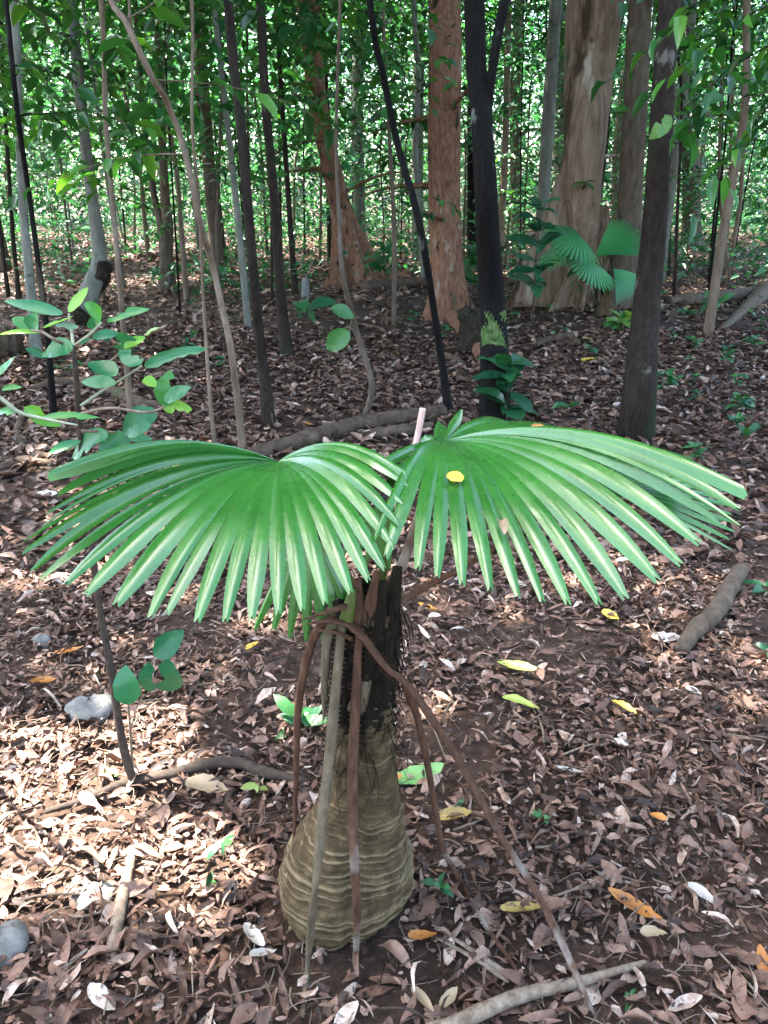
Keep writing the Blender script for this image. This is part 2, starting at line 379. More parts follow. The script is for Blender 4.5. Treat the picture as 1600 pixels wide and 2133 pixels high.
def litter(name, N, y0, y1, L0, L1, tmpl, rng, lift, tilt, shift=0.0, jag=0.03, spread=.62, wr=(.32, .62), cs=.45):
    x, y = visible_xy(N, y0, y1, rng, spread)
    L = rng.uniform(L0, L1, N) * np.where(rng.random(N) < .12, 1.35, 1)
    W = L * rng.uniform(*wr, N)
    z = gh(x, y) + rng.random(N) * lift + .004
    th = rng.random(N) * 6.283
    ax = np.stack([np.cos(th), np.sin(th), rng.normal(0, tilt * .7, N)], -1)
    nr = np.stack([rng.normal(0, tilt, N), rng.normal(0, tilt, N), np.ones(N)], -1)
    curl = rng.normal(.15, cs, N); bend = rng.normal(.0, cs * .7, N); tw = rng.normal(0, cs * 1.3, N)
    keep = (np.hypot(x + .07, y - 1.41) > .12)
    if y1 < 4:                                    # bare soil shows in places
        m_ = np.sin(3.1 * x + 2 * np.sin(2.3 * y) + .5) * np.sin(3.7 * y + 1.5 * np.sin(2.9 * x)) + .5 * np.sin(8 * x - 5 * y)
        keep &= rng.random(N) < np.clip(.82 + .55 * m_, .22, 1)
    pos = np.stack([x, y, z], -1)
    a = lambda q: q[keep]
    Vv, F, k = leaf_batch(tmpl, a(pos), a(ax), a(nr), a(L), a(W), a(curl), a(bend), a(tw), jag, rng)
    Vv[:, 2] = np.maximum(Vv[:, 2], gh(Vv[:, 0], Vv[:, 1]) + .001)
    rn = np.clip(rng.beta(1.15, 1.5, keep.sum()) + shift, 0, 1)
    me = mesh_np(name, Vv, F, M['litter'], np.repeat(rn, k), smooth=True)
    return tag(link(name, me, kind='stuff'), 'brown dry leaf litter carpeting the ' + lab, 'leaf litter')
LIT6 = (np.array([(0, 0, 0), (.35, -.5, .04), (.8, -.32, .02), (1, 0, 0), (.75, .36, .05), (.3, .48, .03)], float), np.array([(0, 1, 2, 3), (0, 3, 4, 5)]))
LITQ = (np.array([(0, 0, 0), (.5, -.5, .06), (1, 0, 0), (.5, .5, .03)], float), np.array([(0, 1, 2, 3)]))
rl = np.random.default_rng(5)
lab = 'floor around the near palm'; litter('leaf_litter', 5600, .75, 3.2, .022, .07, DRY, rl, .024, .38, .0, .08, wr=(.3, .6), cs=.8)
lab = 'floor as narrow curled strips around the palm'; litter('leaf_litter', 6000, .75, 3.2, .025, .085, DRY, rl, .024, .35, .05, .09, wr=(.10, .26), cs=1.1)
lab = 'floor as small crumbs around the palm'; litter('leaf_litter', 30000, .75, 3.4, .007, .03, LIT6, rl, .026, .4, .0, .08, wr=(.25, .8), cs=.6)
lab = 'shaded floor behind the palm'; litter('leaf_litter', 34000, 3.2, 9.5, .04, .10, LIT6, rl, .03, .4, -.03, .05, wr=(.28, .6), cs=.6)
lab = 'far floor among the trunks'; litter('leaf_litter', 60000, 9.5, 34, .07, .16, LITQ, rl, .05, .4, .02, spread=.6)

# ------------------------------------------------------------------ the palm in front
PY = 1.41
pbase = G(718, 1925); pbase = np.array([at(722, 1900, PY)[0], PY, float(gh(-.06, PY))])
palm = thing('fan_palm', 'small fan palm with swollen ringed trunk and two glossy green fan leaves', 'palm', pbase)
prof = [(1290, 700, 822), (1370, 694, 818), (1440, 692, 815), (1500, 689, 815), (1560, 685, 818), (1610, 681, 822), (1650, 672, 825), (1690, 652, 828),
        (1720, 632, 832), (1750, 612, 836), (1780, 598, 842), (1815, 588, 848), (1850, 582, 851), (1885, 583, 850), (1915, 590, 842), (1940, 604, 828), (1960, 628, 808)]
zs, cs, rs = [], [], []
for py, xl, xr in prof:
    a_, b_ = at(xl, py, PY), at(xr, py, PY); zs.append(a_[2]); cs.append((a_[0] + b_[0]) / 2); rs.append((b_[0] - a_[0]) / 2)
zs, cs, rs = map(np.array, (zs, cs, rs)); o_ = np.argsort(zs); zs, cs, rs = zs[o_], cs[o_], rs[o_]
zmin = zs[0]
zz = np.concatenate([[-.03], np.linspace(.0, .76, 330)]); th = np.linspace(0, 2 * math.pi, 80, endpoint=False)
zin = np.interp(zz, np.linspace(-.03, .76, 50), np.linspace(-.03, .76, 50))
zmap = zs - zmin * np.clip(1 - (zs - zmin) / .3, 0, 1)         # let the lowest measured section meet the floor
C = np.interp(zin, zmap, cs); R0 = np.interp(zin, zmap, rs); R0[0] *= .9
# rings, uneven and slightly tilted, wider apart towards the base
rng = np.random.default_rng(3)
bounds = [0.0]; 
while bounds[-1] < .8:
    h_ = bounds[-1]; bounds.append(h_ + (.024 - .016 * min(h_ / .3, 1)) * rng.uniform(.45, 1.7))
bounds = np.array(bounds)
TH, ZZ = np.meshgrid(th, zz); 
wave = .012 * np.sin(TH + .8) + .006 * np.sin(2 * TH + 2 + ZZ * 5) + .0035 * np.sin(3 * TH + ZZ * 14 + np.sin(ZZ * 50)) + .0008 * np.sin(9 * TH + ZZ * 25)
hz = np.clip(ZZ + wave * np.clip(1.3 - ZZ * 1.4, .25, 1), 0, .79)
idx = np.clip(np.searchsorted(bounds, hz, side='right') - 1, 0, len(bounds) - 2)
fr = (hz - bounds[idx]) / (bounds[idx + 1] - bounds[idx])
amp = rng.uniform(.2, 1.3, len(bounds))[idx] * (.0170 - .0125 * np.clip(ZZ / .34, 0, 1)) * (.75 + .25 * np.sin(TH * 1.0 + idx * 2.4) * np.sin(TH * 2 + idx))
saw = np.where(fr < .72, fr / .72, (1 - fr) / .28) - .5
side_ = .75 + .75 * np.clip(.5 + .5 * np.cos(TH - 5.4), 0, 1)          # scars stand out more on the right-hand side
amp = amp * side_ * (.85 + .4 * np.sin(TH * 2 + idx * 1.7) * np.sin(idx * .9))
rough_ = sum(a_ * np.sin(f_ * TH + p_ + g_ * ZZ) for a_, f_, p_, g_ in ((.0016, 6, .3, 31), (.0013, 11, 2, -47), (.001, 17, 4, 83), (.0008, 23, 1, -120)))
lump = .006 * np.sin(3 * TH + 1 + 4 * ZZ) + .004 * np.sin(2 * TH + 7 * ZZ)
groove = -.012 * np.exp(-((TH - 4.78 + .3 * (ZZ - .3)) / .10) ** 2) * np.clip(1.2 - ZZ * 1.6, 0, 1)
RR = R0[:, None] + amp * saw + lump * np.clip(R0[:, None] / .1, .4, 1) + groove + rough_ + rng.normal(0, .0005, TH.shape)
Vt = np.stack([C[:, None] + RR * np.cos(TH), PY + RR * np.sin(TH), ZZ + pbase[2]], -1).reshape(-1, 3)
nz, nth = TH.shape; i = np.arange(nz - 1)[:, None] * nth; j = np.arange(nth)[None]; k = (j + 1) % nth
Q = np.stack([i + j, i + k, i + nth + k, i + nth + j], -1).reshape(-1, 4)
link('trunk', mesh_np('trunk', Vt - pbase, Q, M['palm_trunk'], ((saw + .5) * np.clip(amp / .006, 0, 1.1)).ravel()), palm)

# dark fibrous sheath with strands round the crown
CR = at(765, 1270, PY)
mb = MB()
sh = [(at(752, 1530, PY), .052), (at(752, 1480, PY), .063), (at(755, 1420, PY), .066), (at(758, 1350, PY), .069), (at(760, 1290, PY), .066), (at(765, 1250, PY), .045), (at(770, 1215, PY), .022)]
Vv, Qq, T3 = tube([s[0] for s in sh], [s[1] for s in sh], 36, 60, .0, rng)
Vv = Vv + rng.normal(0, .0035, Vv.shape); 
fibre_part = MB(); fibre_part.add(Vv, Qq, T3).build('fibre_sheath', M['fibre'], palm, off=pbase)
for q in range(260):
    a_ = rng.uniform(0, 6.28); z0 = rng.uniform(.44, .8); l_ = rng.uniform(.04, .16)
    c0 = np.array([np.interp(z0, [.4, .8], [at(752, 1500, PY)[0], CR[0]]), PY, pbase[2] + z0])
    d0 = np.array([math.cos(a_), math.sin(a_), 0])
    p0 = c0 + d0 * rng.uniform(.05, .064); p1 = p0 + d0 * rng.uniform(.002, .022) - np.array([rng.normal(0, .012), rng.normal(0, .012), l_ * .5]); p2 = p1 - np.array([rng.normal(0, .02), rng.normal(0, .01), l_ * .5])
    Vv, Qq, T3 = tube([p0, p1, p2], [.0011, .001, .0004], 3, 5); mb.add(Vv, Qq, T3)
mb.build('fibre_strands', M['fibre'], palm, 'stuff', off=pbase)
# old leaf bases: upright stubs, each a part
stub_spec = [((735, 1330), (700, 1250), .016, 'fibre', -.04), ((745, 1340), (745, 1205), .013, 'pet_brown', -.05), ((775, 1340), (800, 1210), .015, 'fibre', -.045),
             ((800, 1360), (828, 1180), .017, 'fibre', -.02), ((720, 1300), (735, 1225), .012, 'pet_green', -.06), ((760, 1300), (786, 1190), .011, 'pet_brown', -.05),
             ((740, 1480), (770, 1395), .015, 'pet_grey', -.064), ((705, 1500), (722, 1380), .012, 'fibre', -.055), ((790, 1470), (812, 1330), .014, 'fibre', -.05)]
for (a_, b_, r_, mt, dy) in stub_spec:
    A_, B_ = at(*a_, PY + dy), at(*b_, PY + dy * .9)
    Vv, Qq, T3 = tube([A_, (A_ + B_) / 2 + np.array([0, -.006, 0]), B_], [r_ * 1.2, r_, r_ * .55], 8, 10, .12, rng, .6)
    MB().add(Vv, Qq, T3).build('leaf_base', M[mt], palm, off=pbase)

def petiole(name, pts, w, mat, parent, off, thorns=True, n=34, rng=rng, flat=.55, thorn=.006):
    pts = np.asarray(pts); P = smooth_path(pts, n)
    V, Qq, T3 = tube(P, w, 8, n, .04, rng, flat)
    b = MB().add(V, Qq, T3)
    if thorns:
        L = np.linalg.norm(np.diff(P, axis=0), axis=1).sum(); k = int(L / .011)
        PP = smooth_path(pts, k); ww = np.interp(np.linspace(0, 1, k), np.linspace(0, 1, len(w)), w); T = nrmz(np.gradient(PP, axis=0))
        view = nrmz(PP - CAM); S = nrmz(np.cross(T, np.array([0, -1.0, .35]))); 
        for s in (-1, 1):
            for q in range(k):
                if rng.random() < .2: continue
                o = PP[q] + s * S[q] * ww[q] * .93; t_ = T[q] * .0022
                tip = o + s * S[q] * thorn * rng.uniform(.5, 1.1) - T[q] * .002
                nn = np.cross(S[q], T[q]) * .0012
                b.add(np.array([o - t_, o + t_, o + nn, tip]), np.array([(0, 1, 3), (1, 2, 3), (2, 0, 3)]))
    return b.build(name, M[mat], parent, off=off)

# hanging dead petioles
def gpt(px, py, dz=.006): return G(px, py, dz)
A = [at(712, 1300, PY - .065), at(700, 1430, PY - .085), at(688, 1560, PY - .12), at(672, 1700, PY - .19), at(655, 1860, PY - .235), gpt(640, 2020, .03), gpt(630, 2120)]
petiole('dead_petiole', A, [.0095, .0105, .0105, .010, .009, .007, .004], 'pet_grey', palm, pbase)
B = [at(748, 1310, PY - .07), at(742, 1440, PY - .08), at(737, 1560, PY - .092), at(734, 1680, PY - .125), at(739, 1800, PY - .165), at(744, 1900, PY - .165), gpt(741, 1995, .006)]
petiole('dead_petiole', B, [.007, .009, .010, .010, .009, .008, .006], 'pet_brown', palm, pbase)
Cc = [at(712, 1285, PY - .04), at(668, 1305, PY - .05), at(640, 1370, PY - .03), at(622, 1470, PY - .02), at(617, 1600, PY), at(613, 1745, PY + .02)]
petiole('dead_petiole', Cc, [.010, .009, .0085, .008, .006, .003], 'pet_brown', palm, pbase, False)
D = [at(700, 1290, PY - .06), at(682, 1330, PY - .065), at(676, 1420, PY - .06), at(674, 1500, PY - .05)]
petiole('dead_petiole', D, [.010, .009, .0075, .002], 'pet_grey', palm, pbase, False)
E = [at(715, 1288, PY - .05), at(755, 1325, PY - .085), at(805, 1390, PY - .095), at(850, 1428, PY - .085), at(905, 1505, PY - .09), at(965, 1598, PY - .10), at(1040, 1735, PY - .13), at(1130, 1880, PY - .16), at(1205, 2040, PY - .25), gpt(1246, 2128, .01)]
petiole('dead_petiole', E, [.010, .010, .0105, .012, .0125, .012, .0105, .0095, .0075, .004], 'pet_brown', palm, pbase, True, 50, thorn=.003)
Fp = [at(842, 1425, PY - .03), at(868, 1490, PY - .01), at(890, 1590, PY), at(908, 1690, PY + .02), at(922, 1765, PY + .01), gpt(962, 1840, .02), gpt(1010, 1925, .02), gpt(1097, 2050, .015)]
petiole('dead_petiole', Fp, [.008, .0075, .007, .007, .0065, .007, .007, .004], 'pet_brown', palm, pbase, False, 40)
for (a_, b_) in (((1096, 2052), (900, 1925)), ((1085, 2048), (905, 1950)), ((1060, 2046), (985, 1990))):
    Vv, Qq, T3 = tube([gpt(*a_, .02), (gpt(*a_, .03) + gpt(*b_, .03)) / 2, gpt(*b_, .02)], [.004, .007, .003], 6, 12, .1, rng, .35)
    MB().add(Vv, Qq, T3).build('dead_leaf_segment', M['stick'], palm, off=pbase)
# crossing ties of dead sheath on the left
for (a_, b_, c_) in (((640, 1300), (690, 1292), (740, 1308)), ((632, 1290), (680, 1275), (722, 1262)), ((655, 1312), (700, 1316), (735, 1330))):
    Vv, Qq, T3 = tube([at(*a_, PY - .05), at(*b_, PY - .072), at(*c_, PY - .07)], [.003, .008, .009], 6, 10, .15, rng, .5)
    MB().add(Vv, Qq, T3).build('sheath_scrap', M['pet_brown'], palm, off=pbase)
# pinkish cut petiole standing up between the leaves
petiole('petiole_stub', [at(800, 1150, 1.46), at(838, 1020, 1.50), at(866, 925, 1.53), at(881, 850, 1.55)], [.009, .008, .0075, .0072], 'pet_pink', palm, pbase, False)

# ---- fan leaves
PALMPTS = []
def tip3d(H, px, py, L, far=False):
    d = nrmz(ray(px, py)); oc = CAM - H; b = d @ oc; c = oc @ oc - L * L; disc = b * b - c
    t = -b + (math.sqrt(disc) if disc > 0 else 0) * (1 if far else -1)
    return CAM + d * t

def fan_segments(H, tips, bulge, split, depth, end_w=.22, droop=0.0, nt_=13, nmid=2, up=np.array([0, 0, 1.0]), rng=rng, endpad=.5):
    """V-folded segments from hub H to each tip; neighbours share an edge out to the split"""
    H = np.asarray(H); tips = np.asarray(tips); N = len(tips)
    t = np.linspace(0, 1, nt_) ** .85
    bl = np.broadcast_to(bulge, (N,))
    ctrl = H + (tips - H) * .52 + bl[:, None] * up
    Mid = ((1 - t) ** 2)[None, :, None] * H + (2 * t * (1 - t))[None, :, None] * ctrl[:, None] + (t ** 2)[None, :, None] * tips[:, None]
    ext = np.concatenate([2 * Mid[:1] - Mid[1:2], Mid, 2 * Mid[-1:] - Mid[-2:-1]])
    ext[0] = Mid[0] + (ext[0] - Mid[0]) * endpad; ext[-1] = Mid[-1] + (ext[-1] - Mid[-1]) * endpad
    out = []
    for s in range(N):
        ts = split * rng.uniform(.88, 1.12)
        w = np.where(t < ts, 1.0, 1 - (1 - end_w) * np.clip((t - ts) / (1 - ts), 0, 1) ** 1.9)
        T = nrmz(np.gradient(Mid[s], axis=0))
        l_ = (ext[s] - Mid[s]) * .5 * w[:, None]; r_ = (ext[s + 2] - Mid[s]) * .5 * w[:, None]
        side = nrmz(r_ - l_ + 1e-7); Nn = nrmz(np.cross(side, T)); Nn *= np.sign((Nn @ up) + 1e-6)[:, None]
        wid = np.linalg.norm(r_ - l_, axis=1)
        dz = (np.minimum(depth * wid, .012) * np.interp(t, [0, .4, .8], [.2, .3, 1]))[:, None] * Nn
        rows = [Mid[s] + l_ - dz, Mid[s] + l_ * .5 - dz * .42, Mid[s].copy(), Mid[s] + r_ * .5 - dz * .42, Mid[s] + r_ - dz]
        rows[2][-1] = rows[2][-1] * .75 + rows[2][-2] * .25          # notched tip
        V = np.stack(rows, 1).reshape(-1, 3)
        i = np.arange(nt_ - 1)[:, None] * 5; j = np.arange(4)[None]
        Qs = np.stack([i + j, i + j + 1, i + 5 + j + 1, i + 5 + j], -1).reshape(-1, 4)
        out.append((V, Qs, np.tile(np.linspace(s, s + 1, 5) / N * 1.0, nt_)))
    return out

def fan_leaf(name, H, tips, pet_pts, pet_mat, bulge, split=.6, depth=.19, mat='palm_leaf', parent=palm, off=pbase, w=(.011, .009, .0075), joined=False, endpad=.5, thorns=True, nt_=13):
    segs = fan_segments(H, tips, bulge, split, depth, endpad=endpad, nt_=nt_)
    if joined:
        b = MB(); 
        for V, Qs, rn in segs: b.add(V, Qs, rnd=rn)
        lf = b.build(name, M[mat], parent, off=off)
        V, Qq, T3 = tube(pet_pts, w, 6, 12); MB().add(V, Qq, T3).build('petiole', M[pet_mat], parent, off=off)
        return lf
    lf = petiole(name, pet_pts, w, pet_mat, parent, off, thorns, thorn=.003)
    for V, Qs, rn in segs:
        MB().add(V, Qs, rnd=rn).build('leaf_segment', M[mat], lf, off=off); PALMPTS.append(V)
    return lf

HL = at(580, 961, 1.37)
TL = [(300, 940, .30, 1), (190, 955, .38, 1), (94, 985, .43, 0), (120, 1030, .41, 0), (97, 1068, .42, 0), (86, 1099, .43, 0), (48, 1127, .46, 0), (44, 1150, .46, 0), (66, 1192, .455, 0), (80, 1206, .45, 0), (135, 1217, .435, 0),
      (176, 1240, .43, 0), (240, 1260, .42, 0), (314, 1288, .42, 0), (345, 1279, .405, 0), (410, 1296, .41, 0), (469, 1295, .405, 0), (524, 1292, .40, 0), (580, 1279, .395, 0), (631, 1272, .395, 0),
      (678, 1259, .39, 0), (732, 1236, .385, 0), (769, 1211, .38, 0), (803, 1187, .375, 0), (822, 1140, .35, 0), (832, 1090, .33, 0), (840, 1045, .30, 0), (850, 1008, .28, 0), (848, 985, .27, 0), (800, 968, .24, 1), (700, 962, .2, 1)]
tl = [tip3d(HL, *q[:3], bool(q[3])) for q in TL]
fan_leaf('fan_leaf', HL, tl, [CR, at(700, 1150, 1.40), at(610, 1010, 1.39), HL + np.array([0, .004, -.006])], 'pet_green', np.array([.045 if q[3] else .085 for q in TL]), .68)
HR = at(928, 917, 1.47)
TR = [(885, 905, .10, 0), (912, 876, .12, 1), (962, 851, .17, 1), (985, 878, .16, 1), (1060, 884, .3, 1), (1180, 898, .42, 1), (1330, 925, .50, 1), (1445, 955, .56, 1), (1563, 1020, .585, 0), (1540, 1062, .58, 0), (1542, 1097, .59, 0), (1504, 1087, .56, 0), (1458, 1133, .55, 0), (1420, 1177, .55, 0), (1373, 1211, .54, 0),
      (1304, 1249, .53, 0), (1250, 1260, .515, 0), (1184, 1259, .495, 0), (1131, 1254, .485, 0), (1080, 1243, .475, 0), (1022, 1230, .465, 0), (963, 1219, .455, 0), (910, 1202, .445, 0), (871, 1187, .435, 0), (801, 1162, .42, 0), (778, 1120, .40, 0), (795, 1062, .33, 0), (802, 1015, .27, 0), (790, 968, .24, 0)]
tr_ = [tip3d(HR, *q[:3], bool(q[3])) for q in TR]
bR = np.array([.06 if q[3] else .105 for q in TR]); bR[:4] = .0; bR[-3:] = .02
fan_leaf('fan_leaf', HR, tr_, [CR + np.array([.01, .0, .02]), at(835, 1180, 1.43), at(890, 1020, 1.46), HR + np.array([0, .004, -.006])], 'pet_brown', bR, .60)

def fan_param(H, axis, normal, R, n, spread, droop, rng=rng, var=.06):
    axis = nrmz(axis); normal = nrmz(np.asarray(normal) - (np.asarray(normal) @ axis) * axis); side = np.cross(normal, axis)
    a = np.linspace(-spread, spread, n); rr = R * (1 - .25 * (np.abs(a) / math.pi) ** 2) * rng.uniform(1 - var, 1 + var, n)
    return H + (rr * np.cos(a))[:, None] * axis + (rr * np.sin(a))[:, None] * side - (droop * rr)[:, None] * np.array([0, 0, 1.0])
# lower leaf stretching out behind the right one
H3 = at(1215, 1010, 1.62)
fan_leaf('fan_leaf', H3, fan_param(H3, (.8, .05, .02), (.1, -.1, 1), .31, 13, .75, .14), [CR + np.array([.02, -.02, 0]), at(880, 1225, 1.44), at(1000, 1160, 1.5), H3], 'pet_brown', .03, .5, thorns=False)
# drooping leaf under the left one
H4 = at(640, 1100, 1.45)
fan_leaf('fan_leaf', H4, fan_param(H4, (.05, -.22, -.8), (-.2, -1, .3), .21, 8, .6, .1), [CR, at(700, 1200, 1.44), H4], 'pet_green', .03, .5, thorns=False)
# small folded leaf between the two
H5 = at(815, 1040, 1.40)
fan_leaf('fan_leaf', H5, fan_param(H5, (-.25, -.1, -.5), (.3, -1, .3), .13, 6, .45, .0), [CR, at(800, 1180, 1.42), H5], 'pet_green', .02, .55, thorns=False)
PALMALL = np.vstack(PALMPTS)

# ------------------------------------------------------------------ trees
rt = np.random.default_rng(21)
def sun_ground(P):
    t = P[:, 2:3] / SUN[2]; return P - SUN * t
PATCH = []                                   # (cx, cy, rx, ry) openings in the leaf roof, traced along the sun onto the floor
def add_patch(px, py, rx, ry): g = G(px, py); PATCH.append((g[0], g[1], rx, ry))
add_patch(80, 1640, .60, .44); add_patch(270, 1790, .42, .30); add_patch(70, 1900, .45, .26); add_patch(400, 1880, .30, .20); add_patch(330, 1560, .22, .16); add_patch(160, 640, .0, .0)
def in_gap(P, grow=1.0):
    g = sun_ground(P); w = 1 + .25 * np.sin(9 * g[:, 0] + 4 * g[:, 1]) + .15 * np.sin(17 * g[:, 1] - 11 * g[:, 0])
    m = np.zeros(len(P), bool)
    for cx, cy_, rx, ry in PATCH:
        if rx > 0: m |= (((g[:, 0] - cx) / (rx * grow)) ** 2 + ((g[:, 1] - cy_) / (ry * grow)) ** 2) < w
    return m

def rand_leaf_dirs(N, rng, droop=.25, tilt=.45):
    th = rng.random(N) * 6.283
    ax = np.stack([np.cos(th), np.sin(th), rng.normal(-droop, .3, N)], -1)
    nr = np.stack([rng.normal(0, tilt, N), rng.normal(0, tilt, N), np.ones(N)], -1)
    return ax, nr

def crown_mesh(name, rng, nclump, per, rx, rz, L, mat, tmpl=LEAF2):
    """leaf sprays spread through the crown's volume, denser near the shell"""
    pos = []; 
    d = nrmz(rng.normal(0, 1, (nclump, 3))); r = rng.random(nclump) ** .45
    c = d * r[:, None] * np.array([rx, rx, rz])
    off = rng.normal(0, 1, (nclump, per, 3)) * np.array([.32, .32, .12]) * (rx / 2.2)
    pos = (c[:, None] + off).reshape(-1, 3); N = len(pos)
    ax, nr = rand_leaf_dirs(N, rng)
    LL = L * rng.uniform(.6, 1.3, N)
    V, F, k = leaf_batch(tmpl, pos, ax, nr, LL, LL * rng.uniform(.35, .55, N), bend=rng.uniform(-.5, .1, N))
    rn = np.clip(np.repeat(rng.beta(2, 2, nclump), per) * .6 + rng.random(N) * .4, 0, 1)
    return mesh_np(name, V, F, mat, np.repeat(rn, k), smooth=False)
CROWN = [crown_mesh('crown', rt, 150, 22, 2.4, 1.5, .26, M['canopy']) for _ in range(4)]
SPARSE = [crown_mesh('crown', rt, 46, 20, 2.4, 1.4, .24, M['canopy']) for _ in range(2)]
SMALL = [crown_mesh('crown', rt, 38, 22, .95, 1.25, .14, M['mid'], LEAF2) for _ in range(6)]

def branch(rng, start, d, length, nl, leafL, mbt, poses, r0=.006, sag=.25):
    d = nrmz(d); P = [start]; 
    for q in range(1, 5):
        u = q / 4; P.append(start + d * length * u + np.array([rng.normal(0, .03), rng.normal(0, .03), -sag * length * u * u]) )
    P = np.array(P); V, Qq, T3 = tube(P, [r0, r0 * .7, r0 * .4, r0 * .2], 4, 8); mbt.add(V, Qq, T3)
    pp = smooth_path(P, nl + 2)[2:]; T = nrmz(np.gradient(pp, axis=0)); S = nrmz(np.cross(T, [0, 0, 1.0]))
    for q in range(nl):
        s = 1 if q % 2 else -1
        a = T[q] * .6 + s * S[q] * rng.uniform(.5, 1.0) + np.array([0, 0, rng.normal(-.25, .2)])
        poses.append((pp[q], a, np.array([rng.normal(0, .3), rng.normal(0, .3), 1.0]), leafL * rng.uniform(.65, 1.25)))

def foliage(poses, name, mat, parent, off, rng, tmpl=LEAF6, wr=(.38, .5)):
    pos = np.array([p[0] for p in poses]); ax = np.array([p[1] for p in poses]); nr = np.array([p[2] for p in poses]); L = np.array([p[3] for p in poses])
    V, F, k = leaf_batch(tmpl, pos - off, ax, nr, L, L * rng.uniform(*wr, len(L)), bend=rng.uniform(-.6, .1, len(L)), curl=rng.uniform(-.2, .5, len(L)))
    me = mesh_np(name, V, F, mat, np.repeat(rng.random(len(L)), k), smooth=True)
    return link(name, me, parent, 'stuff')

def tree(name, label, cat, pts, wpx, mat, group=None, Y=None, crown=True, height=None, wob=.05, buttress=None, ns=14, rng=rt, branches=0, bl=(.6, 1.2), leafL=.14, bz=(1.2, 4.5), nl=9, cr=None, flare=1.5, nl_t=46, lmat='mid', forks=()):
    """pts: photo pixels from base to top of frame; the trunk stands where its base meets the floor"""
    base = G(*pts[0]); Yb = Y or base[1]
    P = [base - np.array([0, 0, .05])] + [at(px, py, Yb + .15 * math.sin(q * 1.7 + pts[0][0])) for q, (px, py) in enumerate(pts[1:])]
    W = [px2m(base, w) / 2 for w in wpx]
    if len(W) != len(P): W = list(np.interp(np.linspace(0, 1, len(P)), np.linspace(0, 1, len(W)), W))
    H = height or rng.uniform(8.5, 11)
    top = P[-1]; d = nrmz(P[-1] - P[-2]); d[2] = max(d[2], .3); d = nrmz(d * np.array([.5, .5, 1]))
    if top[2] < H:
        P += [top + d * (H - top[2]) * .5, top + d * (H - top[2])]; W += [W[-1] * .8, W[-1] * .45]
    root = thing(name, label, cat, base, group)
    P = np.array(P)
    L = np.concatenate([[0], np.cumsum(np.linalg.norm(np.diff(P, axis=0), axis=1))])
    n = nl_t; path = smooth_path(P, 400); Ls = np.concatenate([[0], np.cumsum(np.linalg.norm(np.diff(path, axis=0), axis=1))])
    s = np.concatenate([np.linspace(0, 1, n // 3) ** 1.3 * 1.2, np.linspace(1.35, Ls[-1], n - n // 3)])
    path = np.stack([np.interp(s, Ls, path[:, q]) for q in range(3)], -1)
    rad = np.interp(s, L, W)
    rad = rad * (1 + (flare - 1) * np.exp(-s / .22))
    T = nrmz(np.gradient(path, axis=0)); Aax = nrmz(np.cross(T, [0, -1.0, 0])); Bax = np.cross(Aax, T)
    Aax = nrmz(np.cross([0, 1.0, 0], T)); Bax = np.cross(T, Aax)
    th = np.linspace(0, 2 * math.pi, ns, endpoint=False); ph = rng.random(6) * 6.28
    mod = 1 + wob * (np.sin(2 * th + ph[0])[None] * np.sin(s * 1.1 + ph[1])[:, None] + .6 * np.sin(3 * th + ph[2] + s[:, None] * .6) + .5 * np.sin(5 * th + ph[3])[None] * np.sin(s * 2.3 + ph[4])[:, None])
    rr = rad[:, None] * mod
    if buttress:
        for (ang, reach, hgt, sharp) in buttress:
            rr = rr + reach * np.exp(-s / hgt)[:, None] * (np.clip(np.cos(th - ang), 0, 1) ** sharp)[None]
    V = path[:, None] + rr[..., None] * (np.cos(th)[None, :, None] * Aax[:, None] + np.sin(th)[None, :, None] * Bax[:, None])
    V = V.reshape(-1, 3)
    i = np.arange(n - 1)[:, None] * ns; j = np.arange(ns)[None]; k = (j + 1) % ns
    Q = np.stack([i + j, i + k, i + ns + k, i + ns + j], -1).reshape(-1, 4)
    link('trunk', mesh_np('trunk', V - base, Q, M[mat]), root)
    for fk in forks:
        PP = [at(px, py, Yb) for px, py in fk[0]]; dd = nrmz(PP[-1] - PP[-2]); PP.append(PP[-1] + dd * 2.5)
        V, Qq, T3 = tube(PP, [px2m(PP[0], w) / 2 for w in fk[1]], 10, 30, .05, rng); MB().add(V, Qq, T3).build('limb', M[mat], root, off=base)
    if crown:
        cz = path[-1]; sz = cr or rng.uniform(.9, 1.2)
        for q in range(4):
            a_ = rng.random() * 6.28; e = cz + np.array([math.cos(a_) * 1.3 * sz, math.sin(a_) * 1.3 * sz, rng.uniform(.2, .9)])
            st = path[-3 - q % 2]; V, Qq, T3 = tube([st, (st + e) / 2 + np.array([0, 0, .2]), e], [rad[-1] * .7, rad[-1] * .45, .01], 5, 8); MB().add(V, Qq, T3).build('limb', M[mat], root, off=base)
        c = link('crown', (SPARSE if sz < .8 else CROWN)[rng.integers(2)], root, 'stuff', loc=cz - base + np.array([0, 0, .5])); c.rotation_euler = (0, 0, rng.random() * 6.28); c.scale = (sz, sz, sz)
    if branches:
        mbt = MB(); poses = []
        for q in range(branches):
            z = rng.uniform(*bz); i_ = int(np.argmin(np.abs(path[:, 2] - z))); a_ = rng.random() * 6.28
            branch(rng, path[i_], np.array([math.cos(a_), math.sin(a_), rng.uniform(0, .6)]), rng.uniform(*bl), nl, leafL, mbt, poses, r0=max(.004, rad[i_] * .25))
        mbt.build('twigs', M[mat], root, 'stuff', off=base)
        foliage(poses, 'foliage', M[lmat], root, base, rng)
    return root

R_ = math.radians
